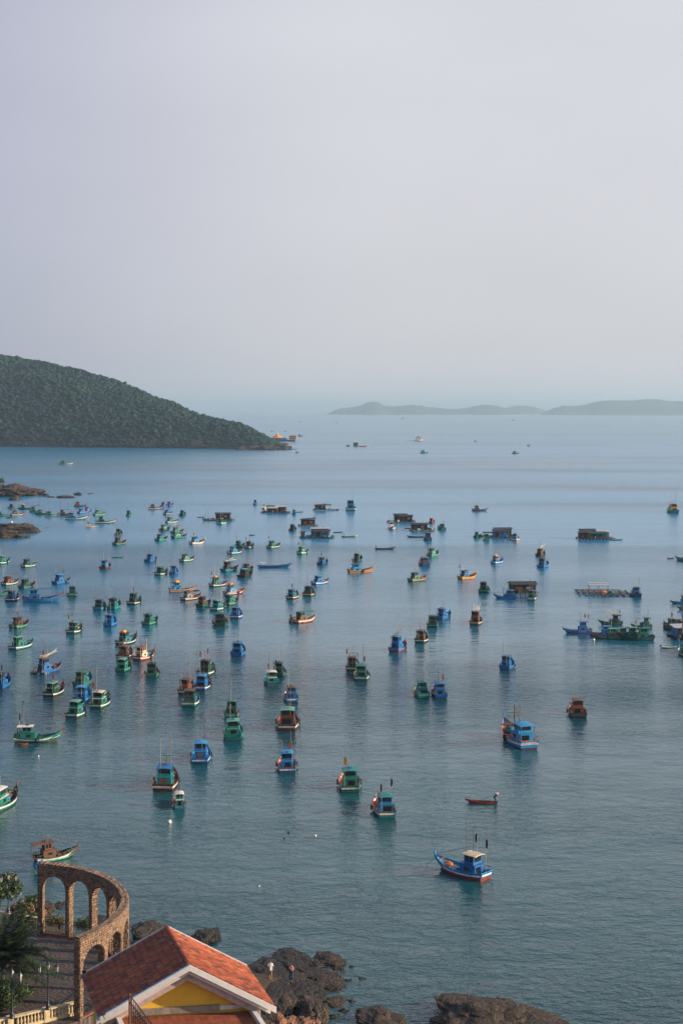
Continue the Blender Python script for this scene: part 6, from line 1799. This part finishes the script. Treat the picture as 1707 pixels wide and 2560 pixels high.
raft(1247, 1346, 84, 9, 'twin roofed raft houses with green upper hut', [(.25, .6, 6.6, 3.4, 2.7, 'G', 'K', 'flat'), (0, -.35, 5.0, 3, 2.2, 'B', 'K', 'gable'), (-.65, .4, 3.2, 2.6, 1.2, 'G', 'G', 'open')], goods='oBo')
raft(1488, 1350, 92, 9, 'four roofed raft houses packed together at right', [(-.38, .75, 5.6, 2.6, 2.6, 'k', 'K', 'gable'), (.45, .6, 4.4, 2.8, 2.2, 'B', 'p', 'gable'), (-.62, -.2, 4.6, 2.8, 2.0, 'k', 'K', 'shed'), (.0, -.5, 6.2, 2.8, 2.0, 'G', 'G', 'gable')], goods='oB')
raft(1305, 1487, 74, 6, 'raft under a big dark tarpaulin between three boats', [(0, 0, 6.6, 4, 2.2, 'k', 'K', 'gable')])
raft(1712, 1600, 66, 6, 'grey roofed raft cut by the right edge', [(-.3, 0, 3.4, 3, 2.0, 'B', 'p', 'flat')], goods='B')
raft(1716, 1566, 64, 6, 'brown barge with blue hut at the right edge', [(.2, 0, 3.0, 2, 1.8, 'B', 'B', 'flat')], floats='k')
raft(733, 1559, 22, 3, 'dark barge with a person beside the orange white boat', [], floats='k', name='barge', cat='barge', deckz=.7)
person('person standing on the dark barge', P(727, 1551, .76), R(180), (0.02, 0.02, 0.025), (0.02, 0.02, 0.02))
raft(86, 1686, 16, 2, 'small grey float raft behind the big blue trawler', [], floats='e', name='float_raft', cat='raft', deckz=.3)
# fish pen frame
D0 = FPX * EYE / (1490 - HORIZ)
pen = thing('fish_pen', 'floating wooden fish pen frame with blue net and a light open roof', 'fish pen', ((1508 - 853.5) * (D0 + 5) / FPX, D0 + 5, 0), R(-4), GRF)
Wp = 140 * D0 / FPX
for j in range(5):
    m = MB(); y = -5 + 2.6 * j; s0 = .9 * (j - 2)
    m.box((-s0 * .7, y, .42), (Wp * (.84 if j else .66), .5, .14)); m.build('walkway', PM['w'], pen)
for i in range(8):
    m = MB(); x = -Wp / 2 + Wp * (i + .5) / 8; m.box((x, .2, .36), (.34, 10.2, .12)); m.build('beam', PM['w'], pen)
m = MB()
for i in range(9):
    for y in (-5, .2, 5.2): m.lathe([(.28, -.5), (.3, 0), (.27, .05)], (-Wp / 2 + .6 + i * Wp / 9, y, .3), 7)
m.build('floats', PM['B'], pen)['kind'] = 'stuff'
for y, z, d_ in ((-1.0, 2.62, 3.6), (1.0, 2.78, 2.2)):
    m = MB(); m.box((-1.5, y, z), (5.4, d_, .07)); m.build('roof', pale_roof, pen)
for x in (-4, -1.5, 1):
    for y in (-2.6, .9):
        m = MB(); m.tube([(x, y, .45), (x, y, 2.6)], .06, 5); m.build('post', PM['w'], pen)
for x, lab, kk in ((-.6, 'orange net heap under the roof of the fish pen', 'o'), (1.5, 'teal net heap at the right post of the fish pen', 't')):
    o = link('net_heap', heap_mesh(x + 30, net_m[kk], .9, .7, .6)); o.location = Vector(pen.location) + Vector((x, -3.2, .5)); tag(o, lab, 'fishing net', 'nets on the fish pen')

# ------------------------------------------------------------------ small craft far out
def far_boat(px, py, w, cols, label, hd=5, cabin=True):
    hk, ck = cols; D = FPX * EYE / (py - HORIZ); L = max(5, w * D / FPX)
    t = thing('far_boat', label, 'boat', ((px - 853.5) * D / FPX, D, 0), R(hd), 'small craft far out in the bay')
    h = Hull(L, L * .3, .09 * L, .2 * L, .11 * L); link('hull', h.mesh([PM[hk]] * 5), t)
    if cabin:
        m = MB(); m.box((-L * .15, 0, L * .2), (L * .36, L * .2, L * .2)); m.build('deckhouse', PM[ck], t)
        m = MB(); m.box((-L * .17, 0, L * .315), (L * .44, L * .26, L * .03)); m.build('roof', PM[ck], t)
        m = MB(); m.tube([(-L * .1, 0, L * .3), (-L * .1, 0, L * .52)], L * .01, 4); m.build('mast', PM['w'], t)
for a in [(751, 1091, 14, 'NB', 'dark blue boat right of the yellow roofed barge'), (871, 1116, 12, 'kk', 'dark boat pulling a hut raft in the far middle'), (1060, 1133, 22, 'tt', 'teal boat below the far yellow ferry'),
          (1288, 1134, 19, 'Gt', 'dark teal boat alone in the far right bay'), (743, 1132, 8, 'kw', 'tiny dark boat off the headland tip'), (680, 1079, 6, 'kk', 'black speck of a boat above the barge on the left'),
          (713, 1079, 6, 'kk', 'black speck of a boat above the barge on the right'), (842, 1057, 8, 'ee', 'grey speck of a boat near the horizon at centre'), (751, 1056, 8, 'ee', 'grey speck of a boat near the horizon left'),
          (1007, 1048, 12, 'ee', 'grey boat on the horizon below the first island'), (675, 1047, 6, 'WW', 'white speck on the horizon above the headland tip'), (1283, 1052, 10, 'ee', 'grey boat on the horizon right of centre'),
          (1270, 1057, 4, 'ee', 'tiny grey speck beside the horizon boat'), (1188, 1104, 6, 'kk', 'dark speck right of the yellow ferry'), (1321, 1115, 7, 'NN', 'navy speck in the far right bay')]:
    far_boat(*a)
far_boat(907, 1117, 21, 'rr', 'flat reddish barge in the far middle', cabin=False)
t = raft(889, 1116, 14, 9, 'far square dark hut raft in the middle distance', [(0, 0, 6, 5, 4.5, 'k', 'K', 'flat')], floats='k')
# yellow ferry with its pontoon
D = FPX * EYE / (1102 - HORIZ)
fe = thing('ferry', 'white and yellow two deck ferry far out right of centre', 'ferry', ((1047 - 853.5) * D / FPX, D, 0), R(8))
h = Hull(13, 5, 1.6, 2.4, 1.8); link('hull', h.mesh([PM['N'], PM['W'], PM['W'], PM['W'], PM['W']]), fe)
for z, l_, kk in ((2.6, 9.5, 'c'), (4.9, 8, 'y'), (7.0, 4, 'c')):
    m = MB(); m.box((-.8, 0, z), (l_, 3.8, 1.5)); dk = m.build('deck_cabin', PM[kk], fe)
    m = MB(); m.box((-.8, 0, z + .1), (l_ - .6, 3.84, .6)); m.build('window_band', glass_m, dk)
    m = MB(); m.box((-.8, 0, z + .9), (l_ + 1, 4.4, .15)); m.build('deck_roof', PM['W'], fe)
m = MB(); m.tube([(-5, 0, 5), (-5, 0, 11)], .25, 5); m.build('mast', PM['W'], fe)
raft(1038, 1103, 40, 8, 'long low pontoon in front of the far ferry', [], floats='k', name='pontoon', cat='pontoon', deckz=.8)
# yellow tent roofed barge by the headland
D = FPX * EYE / (1103 - HORIZ)
bg_ = thing('restaurant_barge', 'floating barge with a peaked yellow tent roof off the headland tip', 'barge', ((706 - 853.5) * D / FPX, D, 0), 0)
Wb = 64 * D / FPX
m = MB(); m.box((0, 0, 1.4), (Wb, 14, 2.8)); m.build('hull', PM['N'], bg_)
m = MB(); m.box((-6, 0, 4.2), (26, 11, 2.6)); m.build('cabin', PM['l'], bg_)
for i in range(9):
    m = MB(); m.box((-18 + 3 * i, -5.53, 4.3), (1.6, .06, 1.3)); m.build('window', glass_m, bg_)
m = MB(); m.lathe([(12, 5.4), (8, 6.8), (4, 9), (.3, 12)], (-8, 0, 0), 8); m.build('tent_roof', PM['y'], bg_)
m = MB(); m.lathe([(1.2, 11), (.8, 13), (.2, 14)], (-8, 0, 0), 6); m.build('peak', PM['W'], bg_)
m = MB(); m.box((17, 0, 5.8), (12, 8, 6)); m.build('side_tower', PM['c'], bg_)
for z in (4.5, 7.4):
    m = MB(); m.box((17, -4.03, z), (10.5, .06, 1.4)); m.build('tower_window', glass_m, bg_)
for z, dd in ((9.0, (14, 10, .5)), (5.9, (13.4, 9.4, .3))):
    m = MB(); m.box((17, 0, z), dd); m.build('tower_roof', PM['y'], bg_)

# ------------------------------------------------------------------ buoys and floating bits
bu = MB(); bu.lathe([(.05, -.25), (.24, -.12), (.3, .05), (.22, .25), (.06, .33)], n=9)
bum = {'W': bu.mesh('buoy', PM['W'], True), 'k': bu.mesh('buoy', PM['k'], True), 'y': bu.mesh('buoy', PM['y'], True)}
for px, py, kk, sc_, lab in [(30, 1306, 'W', 1.8, 'white buoy between the two left rock points'), (60, 1756, 'k', .8, 'small black float left of the trio of boats'), (424, 2056, 'W', 1.0, 'white float below the white roofed boat'),
     (722, 2082, 'k', .55, 'black float in the open water below centre'), (711, 2096, 'k', .45, 'dark bit of driftwood below the black float'), (788, 2090, 'W', .55, 'pale float right of the black one'),
     (1483, 1600, 'W', 1.0, 'white buoy under the bows of the right cluster'), (1262, 1352, 'y', .9, 'yellow buoy below the twin raft houses'), (648, 2216, 'W', .35, 'tiny white float in the near open water'), (97, 1891, 'W', .5, 'white fleck below the long green boat')]:
    o = link('buoy', bum[kk]); o.location = P(px, py, 0); o.scale = (sc_,) * 3; tag(o, lab, 'buoy', 'small floats on the water')
